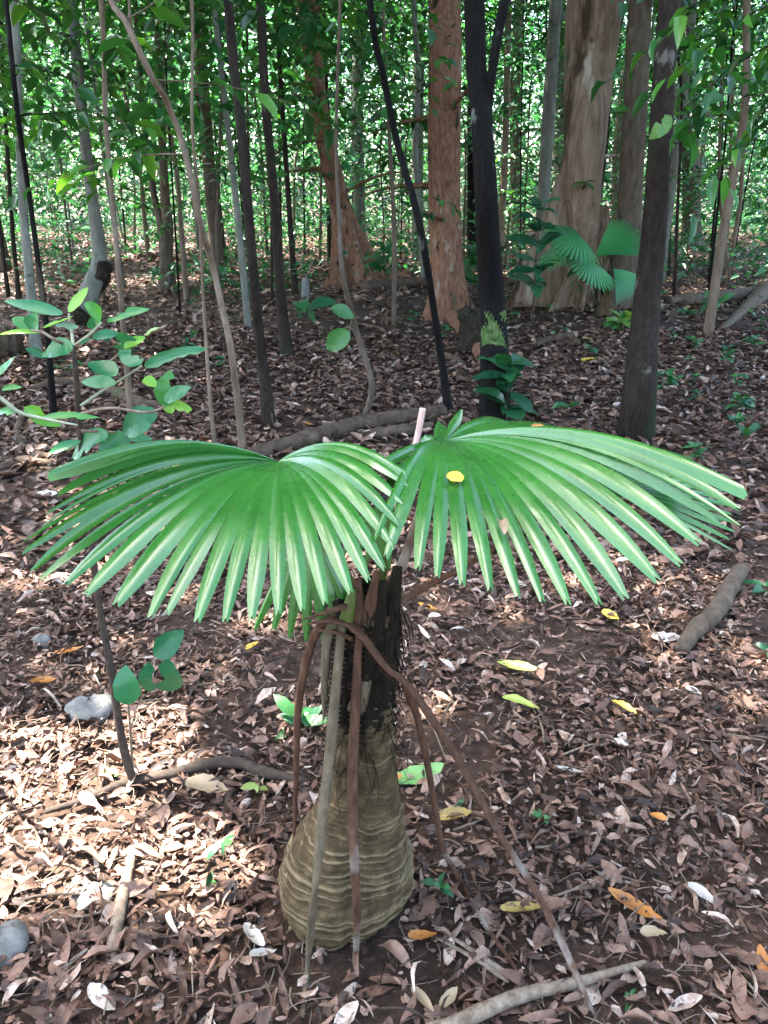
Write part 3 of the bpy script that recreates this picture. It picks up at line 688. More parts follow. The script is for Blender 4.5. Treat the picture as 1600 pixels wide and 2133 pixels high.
# explicit trees, left to right
tree('slender_tree', 'pale grey slender trunk at the far left edge behind the leafy sapling', 'tree', [(76, 745), (64, 600), (48, 420), (38, 200), (28, 0)], [20, 17, 15, 14], 'bark_grey', branches=3, leafL=.2, bl=(.8, 1.5), bz=(2.6, 4.6))
tree('sapling_tree', 'thin black sapling stem leaning beside the pale grey trunk at far left', 'tree', [(112, 870), (98, 690), (80, 550), (60, 400), (38, 250), (22, 100), (12, 0)], [13, 11, 9, 9, 8], 'bark_black', branches=12, leafL=.2, bl=(.5, 1.0), bz=(1.9, 3.6), height=7, cr=.6)
tree('sapling_tree', 'thin dark stem nearest the left edge of the picture', 'tree', [(40, 625), (28, 500), (16, 320), (6, 150), (0, 0)], [9, 8, 7], 'bark_dark', branches=4, leafL=.16, bz=(2.2, 4.5), height=7, cr=.7)
tree('broken_based_tree', 'grey green trunk rising from a dark rotted hollow base on the left', 'tree', [(168, 668), (186, 612), (208, 540), (196, 440), (176, 280), (160, 130), (146, 0)], [38, 40, 26, 22, 20, 19], 'bark_grey', branches=10, leafL=.22, bl=(.8, 1.6), bz=(2.4, 4.6))
tree('sapling_tree', 'straight thin tan stem between the rotted-base tree and the leaning forked one', 'tree', [(273, 868), (262, 740), (250, 600), (240, 480), (220, 250), (211, 0)], [12, 10, 9], 'bark_tan', branches=3, leafL=.15, bz=(2.2, 3.6), height=6.5, cr=.6)
tree('leaning_tree', 'thin tan tree leaning left with a fork near the top', 'tree', [(506, 948), (497, 850), (480, 720), (463, 640), (440, 540), (420, 480), (402, 385), (372, 270), (345, 205), (310, 150), (265, 48), (225, -20)], [14, 13, 12, 11, 11], 'bark_tan', branches=9, leafL=.17, bz=(1.7, 3.2), height=6, cr=.6, forks=[([(268, 60), (270, 20), (266, -40)], [7, 6, 5, 3])])
tree('sapling_tree', 'very thin tan stem just left of the leaning forked tree base', 'tree', [(452, 940), (440, 860), (425, 640), (415, 430), (400, 250), (400, 0)], [8, 7, 6, 6], 'bark_tan', branches=2, leafL=.13, bz=(2, 3.2), height=5.5, cr=.5)
tree('slender_tree', 'straight dark slender trunk left of centre, nearer of the dark pair', 'tree', [(560, 888), (552, 800), (540, 700), (520, 480), (500, 240), (475, 0)], [24, 20, 18, 18], 'bark_dark', branches=2, leafL=.15, bz=(2.6, 3.6), wob=.03)
tree('slender_tree', 'dark slender trunk left of centre with a pale blotch, farther of the pair', 'tree', [(598, 742), (585, 620), (570, 400), (552, 200), (543, 0)], [24, 19, 17, 17], 'bark_dark', branches=3, leafL=.16, bz=(2.6, 4.2), wob=.03)
tree('sapling_tree', 'thin dark stem right behind the dark slender pair', 'tree', [(616, 618), (605, 470), (590, 250), (575, 0)], [12, 10, 9], 'bark_dark', branches=5, leafL=.16, bz=(2.0, 4.6), height=8)
tree('buttressed_tree', 'red brown trunk with a broad flaring buttressed foot left of centre', 'tree', [(742, 592), (722, 500), (712, 450), (690, 350), (662, 220), (650, 100), (640, 0)], [64, 46, 36, 36, 38, 40], 'bark_red', buttress=[(R_(355), .55, .5, 14), (R_(185), .35, .5, 20), (R_(235), .5, .45, 22), (R_(300), .45, .55, 20), (R_(90), .4, .5, 4)], ns=80, nl_t=60, branches=6, leafL=.19, bl=(1, 1.8), bz=(1.2, 4.5))
tree('leaning_sapling', 'thin dark green stem leaning left across the centre of the picture', 'tree', [(937, 860), (925, 784), (906, 660), (881, 503), (860, 410), (828, 300), (800, 165), (770, 0)], [16, 14, 14, 13, 12], 'bark_black', branches=2, leafL=.14, bz=(2.4, 3.4), height=6, cr=.6)
tree('red_barked_tree', 'straight red brown trunk with dark stains right of centre', 'tree', [(930, 664), (930, 560), (925, 420), (925, 250), (927, 100), (926, 0)], [72, 66, 62, 60, 58], 'bark_red', buttress=[(R_(330), .40, .25, 22), (R_(190), .16, .22, 20), (R_(90), .3, .3, 4)], ns=64, nl_t=56, branches=4, leafL=.17, bl=(.8, 1.4), bz=(.6, 2.4), wob=.035, flare=1.1)
tree('black_barked_tree', 'nearly black forked trunk with pale lichen blotches, right of centre', 'tree', [(1030, 890), (1030, 760), (1026, 640), (1016, 500), (1012, 400), (1000, 200), (988, 0)], [62, 56, 50, 44, 40, 38], 'bark_black', wob=.03, flare=1.15, forks=[([(1010, 300), (1022, 180), (1034, 90), (1052, 0), (1062, -60)], [16, 18, 20, 20, 17, 12])], branches=0)
big = tree('giant_buttressed_tree', 'largest trunk, thick grey brown with tall buttress roots, upper right', 'tree', [(1215, 640), (1212, 520), (1215, 400), (1222, 250), (1232, 100), (1240, 0)], [84, 74, 74, 82, 94, 98], 'bark_big', buttress=[(R_(228), .2, .3, 20), (R_(275), .16, .3, 20), (R_(318), .2, .3, 20), (R_(90), .5, .6, 8)], ns=72, nl_t=70, branches=5, leafL=.17, bl=(.8, 1.5), bz=(.4, 2.0), wob=.05, flare=1.05, height=12, cr=1.4)
def plate(root, ang, reach, H, th0, mat, curve=1.35, wav=.05, rng=rt, r0=.22):
    b = np.array(root.location); d = np.array([math.cos(ang), math.sin(ang), 0]); s_ = np.array([-d[1], d[0], 0])
    nu, nv = 9, 16; V = []
    for i in range(nv):
        h = i / (nv - 1); w = reach * (1 - h) ** curve + .02; z = H * h - .08
        for j in range(nu):
            u = j / (nu - 1); rr_ = r0 * (1 - .3 * h) * .3 + (r0 * .7 + w) * u; t_ = th0 * (1 - .72 * u) * (1 - .5 * h)
            o = s_ * wav * math.sin(3.2 * u + 2.1 * h + ang) * u
            V += [b + d * rr_ + s_ * t_ + o + np.array([0, 0, z]), b + d * rr_ - s_ * t_ + o + np.array([0, 0, z])]
    V = np.array(V) + rng.normal(0, .006, (len(V), 3)); row = nu * 2; F = []
    for i in range(nv - 1):
        for j in range(nu - 1):
            a = i * row + j * 2; c = a + row; F += [(a, a + 2, c + 2, c), (a + 1, c + 1, c + 3, a + 3)]
        a = i * row + (nu - 1) * 2; F.append((a, a + 1, a + row + 1, a + row))
    return link('buttress_root', mesh_np('buttress_root', V - b, np.array(F), M[mat]), root)
for (a_, re_, hh_, t_) in ((188, .92, 3.0, .12), (218, .55, 1.1, .10), (250, .34, .8, .09), (286, .30, .7, .10), (322, .55, 1.0, .10), (358, .6, 1.4, .10)):
    plate(big, R_(a_), re_, hh_, t_, 'bark_big')
tree('brown_tree', 'brown trunk just right of the giant buttressed tree', 'tree', [(1302, 648), (1306, 540), (1311, 430), (1325, 200), (1334, 0)], [66, 52, 46, 44, 42], 'bark_brown', buttress=[(R_(200), .2, .4, 6), (R_(330), .25, .4, 6)], ns=28, branches=3, leafL=.16, bz=(2.5, 4.4), wob=.03)
tree('dark_trunked_tree', 'dark brown smooth trunk leaning right, nearest thick trunk at right', 'tree', [(1325, 912), (1334, 800), (1346, 650), (1366, 450), (1381, 200), (1396, 0)], [74, 64, 54, 46, 40, 38], 'bark_dark', wob=.025, flare=1.1, ns=20, branches=2, leafL=.14, bz=(2.6, 3.4))
rb = bpy.data.objects['broken_based_tree']; rbl = np.array(rb.location)
V, Qq, T3 = tube([G(166, 676), at(178, 640, rbl[1] - .03), at(196, 596, rbl[1] - .05), at(213, 566, rbl[1] - .06), at(226, 552, rbl[1] - .08)], [px2m(rbl, w) / 2 for w in (44, 40, 44, 40, 22)], 18, 22, .16, rt)
MB().add(V + rt.normal(0, .008, V.shape), Qq, T3).build('rotted_base', M['rot'], rb, off=rbl)['label'] = 'dark rotted hollow foot of the grey trunk'
# thinner trunks further back that can be told apart
tree('slender_tree', 'forked grey stem with dark stumpy base left of the leaning tree', 'tree', [(350, 602), (345, 540), (335, 470), (320, 400), (300, 250), (285, 60)], [34, 22, 14, 11, 10], 'bark_brown', forks=[([(350, 560), (350, 480), (343, 400), (340, 330)], [20, 22, 20, 17, 12])], branches=4, leafL=.2, bl=(.8, 1.5))
tree('slender_tree', 'grey trunk seen between the two red brown trees', 'tree', [(752, 540), (748, 400), (745, 200), (748, 0)], [24, 22, 20], 'bark_grey', branches=5, leafL=.22, bl=(1, 2))
tree('slender_tree', 'pale grey trunk standing behind the giant buttressed tree on its left', 'tree', [(1172, 520), (1168, 300), (1165, 100), (1163, 0)], [34, 32, 30], 'bark_grey', branches=3, leafL=.22, bl=(1, 2))
tree('slender_tree', 'grey brown trunk between the black forked tree and the giant one', 'tree', [(1078, 505), (1074, 270), (1078, 100), (1082, 0)], [26, 22, 20], 'bark_brown', branches=5, leafL=.22, bl=(1, 2))
tree('slender_tree', 'black stump-like trunk half hidden behind the black forked tree', 'tree', [(988, 556), (986, 420), (985, 300), (988, 100), (990, 0)], [30, 24, 22, 20], 'bark_black', branches=2, leafL=.2)
tree('sapling_tree', 'thin wavy grey stem left of the straight red brown trunk', 'tree', [(885, 590), (872, 420), (866, 300), (872, 150), (862, 0)], [12, 10, 10], 'bark_grey', branches=4, leafL=.2, bl=(.8, 1.6))
tree('slender_tree', 'mottled brown trunk at right behind the dark leaning one', 'tree', [(1442, 520), (1440, 400), (1436, 250), (1432, 0)], [40, 32, 30], 'bark_brown', branches=4, leafL=.22, bl=(1, 2))
for (lb, px_, py_, tx, w) in (('leftmost', 1500, 600, 1520, 7), ('middle', 1512, 604, 1545, 9), ('rightmost', 1522, 598, 1498, 7)):
    tree('sapling_tree', lb + ' of three thin pale stems by the sunlit clearing at right', 'tree', [(px_, py_), ((px_ + tx) / 2, py_ - 100), (tx, py_ - 220), (tx + 8, 100), (tx + 10, 0)], [w, w * .9, w * .8], 'bark_tan', branches=3, leafL=.2, bl=(.6, 1.2), bz=(2.5, 5), cr=.7)
tree('bent_sapling', 'thin bent grey stem curving up from the log behind the palm', 'tree', [(752, 878), (775, 815), (765, 760), (745, 700), (730, 640), (712, 560), (706, 450), (700, 300), (705, 100), (708, 0)], [14, 13, 12, 9, 6, 5], 'bark_brown', crown=True, height=5, cr=.4, wob=.03, flare=1.0, branches=0)

LAND = [(30, 'pale grey trunk at far left'), (180, 'rotted-base grey trunk'), (330, 'leaning forked tree'), (510, 'nearer dark slender trunk'), (575, 'farther dark slender trunk'), (690, 'red buttressed tree'), (835, 'leaning dark stem'), (925, 'straight red trunk'), (1010, 'black forked trunk'), (1220, 'giant buttressed trunk'), (1315, 'brown trunk beside the giant'), (1375, 'dark leaning trunk'), (1520, 'three pale stems at right')]
def near_land(px_):
    q = min(LAND, key=lambda a: abs(a[0] - px_)); return ('left of the ' if px_ < q[0] else 'right of the ') + q[1]
# more slender trees through the wood, alike
def copy_tree(proto_parts, label, group, loc, rz, s):
    r = thing('understorey_tree', label, 'tree', loc, group); r.rotation_euler = (rt.normal(0, .035), rt.normal(0, .035), rz)
    for nm, data, kind, lc, sc_ in proto_parts:
        o = link(nm, data, r, kind, loc=lc); o.scale = sc_
    r.scale = (s, s, s); return r
protos = []
for q in range(7):
    r_ = rt.uniform(.014, .036); Hh = rt.uniform(5.5, 8)
    P = [(rt.normal(0, .035) * z * .5, rt.normal(0, .035) * z * .5, z) for z in np.linspace(-.1, Hh, 7)]
    V, Qq, T3 = tube(P, [r_ * 1.4, r_, r_ * .9, r_ * .7, r_ * .35], 7, 26, .06, rt)
    mt = ['bark_dark', 'bark_brown', 'bark_grey', 'bark_dark', 'bark_tan', 'bark_brown', 'bark_black'][q]
    tm = mesh_np('trunk', V, [Qq, T3], M[mt])
    mbt = MB(); poses = []
    for b_ in range(rt.integers(7, 13)):
        z = rt.uniform(1.2, Hh - .3); a_ = rt.random() * 6.28
        st = np.array([np.interp(z, [p_[2] for p_ in P], [p_[c_] for p_ in P]) if c_ < 2 else z for c_ in range(3)])
        branch(rt, st, np.array([math.cos(a_), math.sin(a_), rt.uniform(0, .5)]), rt.uniform(.5, 1.3), 11, .14, mbt, poses, r0=.006)
    pos = np.array([p[0] for p in poses]); ax = np.array([p[1] for p in poses]); nr = np.array([p[2] for p in poses]); L = np.array([p[3] for p in poses])
    V, F, k = leaf_batch(LEAF6, pos, ax, nr, L, L * rt.uniform(.38, .52, len(L)), bend=rt.uniform(-.6, .1, len(L)))
    fm = mesh_np('foliage', V, F, M['mid'], np.repeat(rt.random(len(L)), k))
    V = np.vstack(mbt.V); tw = mesh_np('twigs', V, [np.vstack(f) for f in mbt.F.values()], M[mt])
    protos.append([('trunk', tm, None, (0, 0, 0), (1, 1, 1)), ('twigs', tw, 'stuff', (0, 0, 0), (1, 1, 1)), ('foliage', fm, 'stuff', (0, 0, 0), (1, 1, 1)), ('crown', SMALL[q % 6], 'stuff', (P[-1][0], P[-1][1], Hh - .6), (1.2, 1.2, 1.1))])
placed = []
for (lo, hi, nn, lb, gp) in ((9, 15, 15, 'young tree in the middle distance', 'young trees in the middle distance'),
                             (15, 24, 48, 'young tree further back', 'young trees further back'),
                             (24, 40, 46, 'thin tree far back', 'far thin trees')):
    c_ = 0; tries = 0
    while c_ < nn and tries < 4000:
        tries += 1
        y = rt.uniform(lo, hi); x = rt.uniform(-1, 1) * (y * .52)
        px_, py_ = proj(np.array([x, y, 0.0]))
        if any((x - a_) ** 2 + (y - b_) ** 2 < (.5 if lo < 20 else .3) for a_, b_ in placed): continue
        if lo < 10 and any(a_ < px_ < b_ for a_, b_ in ((620, 800), (850, 1380), (140, 215))): continue
        if lo < 20 and any(a_ < px_ < b_ for a_, b_ in ((640, 770), (890, 960), (1150, 1345))) and y < 17: continue
        placed.append((x, y)); c_ += 1
        pk = int(rt.integers(7)); copy_tree(protos[pk], ['dark', 'brown', 'grey', 'dark', 'tan', 'brown', 'black'][pk] + ' ' + lb + ', ' + near_land(px_), gp, (x, y, float(gh(x, y))), rt.random() * 6.28, rt.uniform(.85, 1.25))
# big forest trees behind, crowns above the frame
for q in range(26):
    y = rt.uniform(14, 42); x = rt.uniform(-1, 1) * (y * .55 + 2)
    px_, py_ = proj(np.array([x, y, 0.0]))
    px_ = float(px_)
    r = thing('forest_tree', ['brown', 'grey', 'dark', 'tan'][q % 4] + ' tall trunk far back, ' + near_land(px_), 'tree', (x, y, float(gh(x, y))), 'tall trees far back')
    r_ = rt.uniform(.06, .16); Hh = rt.uniform(9, 13)
    V, Qq, T3 = tube([(0, 0, -.1), (rt.normal(0, .1), 0, Hh * .3), (rt.normal(0, .25), rt.normal(0, .2), Hh)], [r_ * 1.25, r_ * 1.03, r_, r_, r_ * .95, r_ * .9, r_ * .8, r_ * .7, r_ * .4], 12, 34, .05, rt)
    link('trunk', mesh_np('trunk', V, [Qq, T3], M[['bark_brown', 'bark_grey', 'bark_dark', 'bark_tan'][q % 4]]), r)
    s = rt.uniform(.9, 1.3); c = link('crown', SPARSE[q % 2], r, 'stuff', loc=(0, 0, Hh)); c.scale = (s, s, s); c.rotation_euler = (0, 0, q * 1.3)

# ------------------------------------------------------------------ dense leafy growth at the back (one mass) and the unseen leaf roof overhead, shaped for the light
def sprays(name, label, N, per, fy, fz, L, mat, rng, xspread=.62, spread=.42, tmpl=LEAF2, clear=None):
    y = fy(N); x = rng.uniform(-1, 1, N) * (y * xspread + 1); z = fz(N, y)
    c = np.stack([x, y, z + gh(x, y)], -1)
    if clear:
        qx, qy = proj(c); c = c[(qx < clear[0]) | (qx > clear[1])]; N = len(c)
    off = rng.normal(0, 1, (N, per, 3)) * np.array([spread, spread, spread * .3])
    tiltd = rng.normal(0, .35, (N, 1, 2)); off[..., 2] += (off[..., :2] * tiltd).sum(-1)
    pos = (c[:, None] + off).reshape(-1, 3); pos[:, 2] = np.maximum(pos[:, 2], gh(pos[:, 0], pos[:, 1]) + .05)
    n_ = len(pos); ax, nr = rand_leaf_dirs(n_, rng, .3, .5); LL = L * rng.uniform(.6, 1.3, n_) * np.repeat(rng.uniform(.7, 1.35, N), per)
    V, F, k = leaf_batch(tmpl, pos, ax, nr, LL, LL * rng.uniform(.4, .6, n_), bend=rng.uniform(-.5, .1, n_))
    rn = np.clip(np.repeat(rng.beta(2, 2, N), per) * .7 + rng.random(n_) * .3, 0, 1)
    me = mesh_np(name, V, F, mat, np.repeat(rn, k), smooth=False)
    return tag(link(name, me, kind='stuff'), label, 'foliage')
rf = np.random.default_rng(8)
sprays('background_foliage', 'dense green leaves filling the back of the wood', 2600, 42, lambda N: 15 + 30 * rf.random(N) ** .8, lambda N, y: .25 + (y * .24 + 1.2) * rf.random(N) ** .75, .17, M['far'], rf, spread=.5)
sprays('background_foliage', 'low green leaves growing near the floor at the back', 700, 26, lambda N: 13 + 28 * rf.random(N), lambda N, y: .1 + .7 * rf.random(N), .13, M['far'], rf, spread=.3)
sprays('background_foliage', 'green wall of leaves closing the farthest view', 2300, 40, lambda N: 44 + 8 * rf.random(N), lambda N, y: 15 * rf.random(N) ** 1.1, .34, M['far'], rf, spread=.9)
sprays('middle_foliage', 'loose leafy sprays between the middle-distance trunks', 680, 24, lambda N: 7.5 + 8.5 * rf.random(N), lambda N, y: 1.9 + (y * .19 + .8) * rf.random(N) ** .8, .17, M['mid'], rf, spread=.34, tmpl=LEAF6, clear=(870, 1370))

rc = np.random.default_rng(9)
N = 100000
r = 17 * np.sqrt(rc.random(N)); a_ = rc.random(N) * 6.283
x = r * np.cos(a_); y = r * np.sin(a_) + 2.0
z = 8.6 + rc.normal(0, .9, N) + 1.2 * np.sin(x * .8) * np.cos(y * .7)
back = np.clip((r - 8) / 9, 0, 1) * (np.clip((3.0 - y + .35 * np.abs(x)) / 6, 0, 1))
z = z * (1 - back * rc.random(N) ** .6 * .95)
pos = np.stack([x, y, z], -1)
# extra unseen leaves added toward the sun to keep flecks off the palm
c0 = np.array([.1, 1.25, .9]) + SUN * 8.2
pos = np.vstack([pos, c0 + rc.normal(0, 1, (900, 3)) * np.array([.75, .6, .6])]); x, y, z = pos.T; N = len(pos)
zen = np.hypot(x + .1, y - 1.3) / np.maximum(z - .9, .5)
g_ = sun_ground(pos)
roof = (np.abs(g_[:, 0]) < .62 * g_[:, 1] + .9) & (g_[:, 1] > .4) & (g_[:, 1] < 15)
keep = ~in_gap(pos)
keep &= ~((zen < .22 + .06 * np.sin(9 * x + 1)) & (rc.random(N) < .93))
sy_ = (y - 1.3) / np.maximum(z - .9, .5); sx_ = (x + .1) / np.maximum(z - .9, .5)
keep &= ~((sy_ < .12) & (sy_ > -.75) & (np.abs(sx_) < .42 + .1 * np.sin(7 * y)) & ((sx_ > -.24) | (sy_ < -.15)) & (rc.random(N) < .95))  # opening cut overhead and behind the camera to give the palm leaves sheen
keep &= roof | (rc.random(N) < .30)  # leaves that shade nothing in view are thinned to let in skylight
keep &= ~((y > 3) & (z < 5.5))
keep &= rc.random(N) < np.clip(1.0 - (y - 9) / 8, .12, 1)
pos = pos[keep]; n_ = len(pos); ax, nr = rand_leaf_dirs(n_, rc, .2, .35); LL = rc.uniform(.22, .42, n_)
V, F, k = leaf_batch(LEAF2, pos, ax, nr, LL, LL * rc.uniform(.45, .6, n_))
tag(link('shaped_canopy', mesh_np('shaped_canopy', V, F, M['canopy'], np.repeat(rc.random(n_), k), smooth=False), kind='stuff'), 'unseen leaf roof of the wood overhead, thickened and cut to shape the light', 'foliage')

# ------------------------------------------------------------------ leafy sapling on the left
rs_ = np.random.default_rng(31)
def Z(x, y): return (x / 3.3333, 550 + y / 3.3333)
sb = G(283, 1645)
sap = thing('leafy_sapling', 'leafy sapling with bright insect-eaten leaves on the left, beside the palm', 'sapling', sb)
SY = sb[1]
def spt(px, py, dy=0.0): return at(px, py, SY + dy)
V, Qq, T3 = tube([sb, spt(256, 1550), spt(232, 1400), spt(203, 1235, .02), spt(186, 1080, .03), spt(168, 910, .03), spt(160, 800), spt(153, 722)], [.0125, .0115, .010, .0085, .0085, .0075, .0065, .0055], 8, 40, .08, rs_)
MB().add(V, Qq, T3).build('stem', M['stick_dark'], sap, off=sb)
V, Qq, T3 = tube([spt(277, 1610, .02), spt(272, 1530, .02), spt(268, 1470, .0), spt(266, 1445)], [.004, .0035, .003, .0025], 6, 14, .05, rs_)
MB().add(V, Qq, T3).build('side_stem', M['stick'], sap, off=sb)
brs = [[(510, 570), (495, 450), (478, 345)], [(515, 570), (610, 500), (705, 405)], [(500, 572), (390, 530), (292, 472), (215, 460)], [(560, 985), (720, 875), (860, 790), (985, 705)],
       [(640, 800), (740, 700), (868, 588)], [(560, 1040), (760, 1000), (1000, 1030), (1100, 1010), (1140, 985)], [(565, 1160), (700, 1160), (800, 1168)], [(1010, 495), (1090, 460), (1160, 425)]]
for q, b_ in enumerate(brs):
    dy0 = rs_.uniform(-.08, .08)
    P = [spt(*Z(*c_), (0 if i == 0 else dy0)) for i, c_ in enumerate(b_)]
    V, Qq, T3 = tube(P, [.004, .0032, .0022], 6, 16, .05, rs_); MB().add(V, Qq, T3).build('branch', M['twig_pale' if q in (0, 1, 3) else 'stick'], sap, off=sb)
def one_leaf(b_, t_, wpx, parent, off, Yd, tone, rng, name='leaf', mat='sapling_leaf', px=False, tear=.5, nrm=None, curl=None):
    A_, B_ = (b_, t_) if px else (Z(*b_), Z(*t_)); w = wpx if px else wpx / 3.3333
    A3, B3 = at(*A_, Yd), at(*B_, Yd + rng.uniform(-.05, .05)); L = np.linalg.norm(B3 - A3)
    nr = np.array(nrm) if nrm is not None else np.array([rng.normal(0, .3), -.8 + rng.normal(0, .25), .7])
    V, F, k = leaf_batch(LEAFH, A3[None], (B3 - A3)[None], nr[None], L, px2m(A3, w) * 1.3, rng.uniform(.0, .5) if curl is None else curl, rng.uniform(-.4, .05), rng.uniform(-.5, .5))
    c0 = V.reshape(-1, 5, 3); mid = c0[:, 2:3].copy(); nrow = len(c0)
    wv = np.sin(np.linspace(0, 9, nrow) + rng.random() * 6) * .05
    c0[:, 0] = mid[:, 0] + (c0[:, 0] - mid[:, 0]) * (1 + wv + rng.normal(0, .03, nrow))[:, None]; c0[:, 4] = mid[:, 0] + (c0[:, 4] - mid[:, 0]) * (1 - wv + rng.normal(0, .03, nrow))[:, None]
    c0[:, 1] += (rng.normal(0, .04, nrow) * px2m(A3, w))[:, None] * nrmz(nr); c0[:, 3] += (rng.normal(0, .04, nrow) * px2m(A3, w))[:, None] * nrmz(nr)
    if tear and rng.random() < tear:                       # pieces eaten out of one side
        s = rng.choice([0, 4]); s1 = 1 if s == 0 else 3
        i0 = rng.integers(3, 8); i1 = i0 + rng.integers(3, 7)
        for i_ in range(i0, min(i1, nrow - 1)):
            f_ = rng.uniform(.1, .7); c0[i_, s] = mid[i_, 0] * (1 - f_) + c0[i_, s] * f_; c0[i_, s1] = (mid[i_, 0] + c0[i_, s]) / 2
    V = c0.reshape(-1, 3)
    return link(name, mesh_np(name, V - off, F, M[mat], np.full(len(V), tone)), parent)
leaves = [((440, 345), (30, 255), 78, .35), ((475, 335), (612, 158), 70, .85), ((700, 395), (585, 275), 125, .5), ((740, 400), (1040, 312), 66, .5), ((215, 460), (90, 370), 90, .4), ((205, 455), (262, 345), 110, .35), ((290, 470), (-5, 488), 34, .95),
          ((510, 560), (290, 640), 165, .3), ((330, 640), (175, 585), 55, .12), ((640, 515), (830, 478), 62, .2), ((640, 515), (560, 560), 40, .15), ((872, 590), (838, 475), 140, .3), ((860, 582), (1010, 508), 66, .9), ((1012, 496), (1110, 440), 26, .85),
          ((985, 690), (825, 600), 125, .28), ((1000, 706), (1440, 584), 96, .22), ((815, 770), (612, 678), 125, .2), ((805, 832), (566, 818), 84, .3), ((1135, 985), (1185, 735), 120, .45), ((1140, 940), (1330, 855), 125, .28), ((1135, 1000), (1335, 1012), 92, .88),
          ((1090, 1020), (855, 1190), 175, .2), ((885, 1180), (1055, 1120), 100, .3), ((890, 1215), (1060, 1215), 46, .3), ((752, 1175), (500, 1345), 165, .3), ((895, 1190), (690, 1345), 165, .28), ((560, 1230), (335, 1315), 66, .35), ((870, 1285), (1050, 1310), 70, .3),
          ((545, 440), (380, 425), 46, .1), ((298, 442), (510, 360), 26, .9), ((660, 440), (620, 380), 60, .05), ((1090, 820), (985, 815), 70, .92)]
for b_, t_, w_, tone in leaves:
    one_leaf(b_, t_, w_, sap, sb, SY + rs_.uniform(-.07, .07), tone, rs_)
for b_, t_, w_, tone in (((268, 1468), (262, 1385), 46, .3), ((322, 1368), (382, 1312), 40, .05), ((312, 1440), (310, 1378), 34, .02), ((350, 1440), (352, 1372), 50, .02)):
    one_leaf(b_, t_, w_, sap, sb, SY - .03, tone, rs_, px=True, nrm=(.1, -.9, .35), curl=.15)
for pth in ([(272, 1520), (290, 1460), (312, 1440), (311, 1405)], [(290, 1460), (335, 1455), (350, 1440)], [(311, 1440), (312, 1395), (322, 1368)]):
    V, Qq, T3 = tube([spt(*c_, -.02) for c_ in pth], [.0022, .0018, .0014], 5, 10); MB().add(V, Qq, T3).build('side_stem', M['stick'], sap, off=sb)
# twig with leaves reaching in from the left edge
tb = G(-160, 1500)
tw = thing('leafy_shoot', 'pale leafy twig reaching in from the left edge above the palm leaf', 'shoot', tb)
TY = 1.62
V, Qq, T3 = tube([tb, at(-130, 1200, TY), at(-80, 950, TY), at(-20, 815, TY), at(0, 828, TY), at(40, 858, TY), at(90, 872, TY), at(162, 886, TY)], [.008, .007, .006, .005, .0042, .004, .0034, .0022], 6, 44, .04, rs_)
MB().add(V, Qq, T3).build('stem', M['twig_pale'], tw, off=tb)
for b_, t_, w_, tone in (((165, 1000), (425, 1125), 100, .7), ((300, 1062), (690, 1065), 56, .55), ((110, 1025), (-30, 1060), 70, .4), ((10, 870), (155, 855), 40, .5), ((-20, 780), (105, 640), 66, .3), ((0, 880), (-90, 790), 60, .35)):
    one_leaf(b_, t_, w_, tw, tb, TY, tone, rs_)
V, Qq, T3 = tube([at(-60, 900, TY), at(-30, 800, TY), at(-5, 785, TY)], [.004, .003, .002], 5, 10); MB().add(V, Qq, T3).build('twig', M['twig_pale'], tw, off=tb)

# ------------------------------------------------------------------ seedlings and small plants
def plant(name, label, base, stem_top, leafspec, group=None, mat='plant', stem='stick_dark', r=.004, cat='seedling'):
    root = thing(name, label, cat, base, group)
    V, Qq, T3 = tube([base, (base + stem_top) / 2 + rs_.normal(0, .01, 3), stem_top], [r, r * .8, r * .5], 5, 8); MB().add(V, Qq, T3).build('stem', M[stem], root, off=base)
    for (p0, ax, L, W, tone) in leafspec:
        V, F, k = leaf_batch(LEAFG, np.array([p0]) + rs_.normal(0, .12 * L, 3) * np.array([.4, .4, 1]), np.array([ax]), np.array([[rs_.normal(0, .25), -.35 + rs_.normal(0, .2), 1.0]]), L, W, rs_.uniform(-.1, .6), rs_.uniform(-.8, -.1), rs_.normal(0, .6), .03, rs_)
        link('leaf', mesh_np('leaf', V - base, F, M[mat], np.full(len(V), tone)), root)
    return root
def rosette(base, hgt, n, L, tone=(.1, .6), whorls=1, up=.1):
    sp_ = []; top = base + np.array([0, 0, hgt])
    for w_ in range(whorls):
        c = base + np.array([0, 0, hgt * (1 - w_ * .75 / whorls)])
        for q in range(n):
            a_ = q * 6.283 / n + w_ * .8 + rs_.normal(0, .55)
            sp_.append((c, np.array([math.cos(a_), math.sin(a_), up + rs_.normal(0, .35)]), L * rs_.uniform(.45, 1.2), L * rs_.uniform(.26, .5), rs_.uniform(*tone)))
    return top, sp_
def seed(name, label, px_, py_, hpx, Lpx, n, whorls=1, group=None, tone=(.1, .6), r=.004, up=.1, mat='plant'):
    b = G(px_, py_); top, spx = rosette(b, px2m(b, hpx), n, px2m(b, Lpx), tone, whorls, up)
    return plant(name, label, b, top, spx, group, mat, r=r)
seed('seedling', 'broad-leaved dark green seedling in front of the black forked trunk', 1055, 905, 140, 88, 5, 4, r=.006, tone=(0, .35))
seed('seedling', 'pale green seedling cluster left of the bent grey stem', 640, 745, 95, 70, 5, 1, tone=(.2, .6))
seed('seedling', 'small two-leaved seedling right of the broad-leaved one', 1188, 868, 22, 40, 3, 1, tone=(.2, .5))
seed('seedling', 'star-shaped four-leaved seedling right of the palm bulb', 917, 1880, 40, 40, 5, 1, tone=(.3, .6), r=.0018)
seed('seedling', 'small green sprout left of the palm trunk, nearer the bulb', 465, 1795, 45, 34, 4, 1, tone=(.3, .7), r=.0018)
seed('seedling', 'lowest small green sprout left of the palm bulb', 438, 1862, 30, 34, 4, 1, tone=(.3, .7), r=.0018)
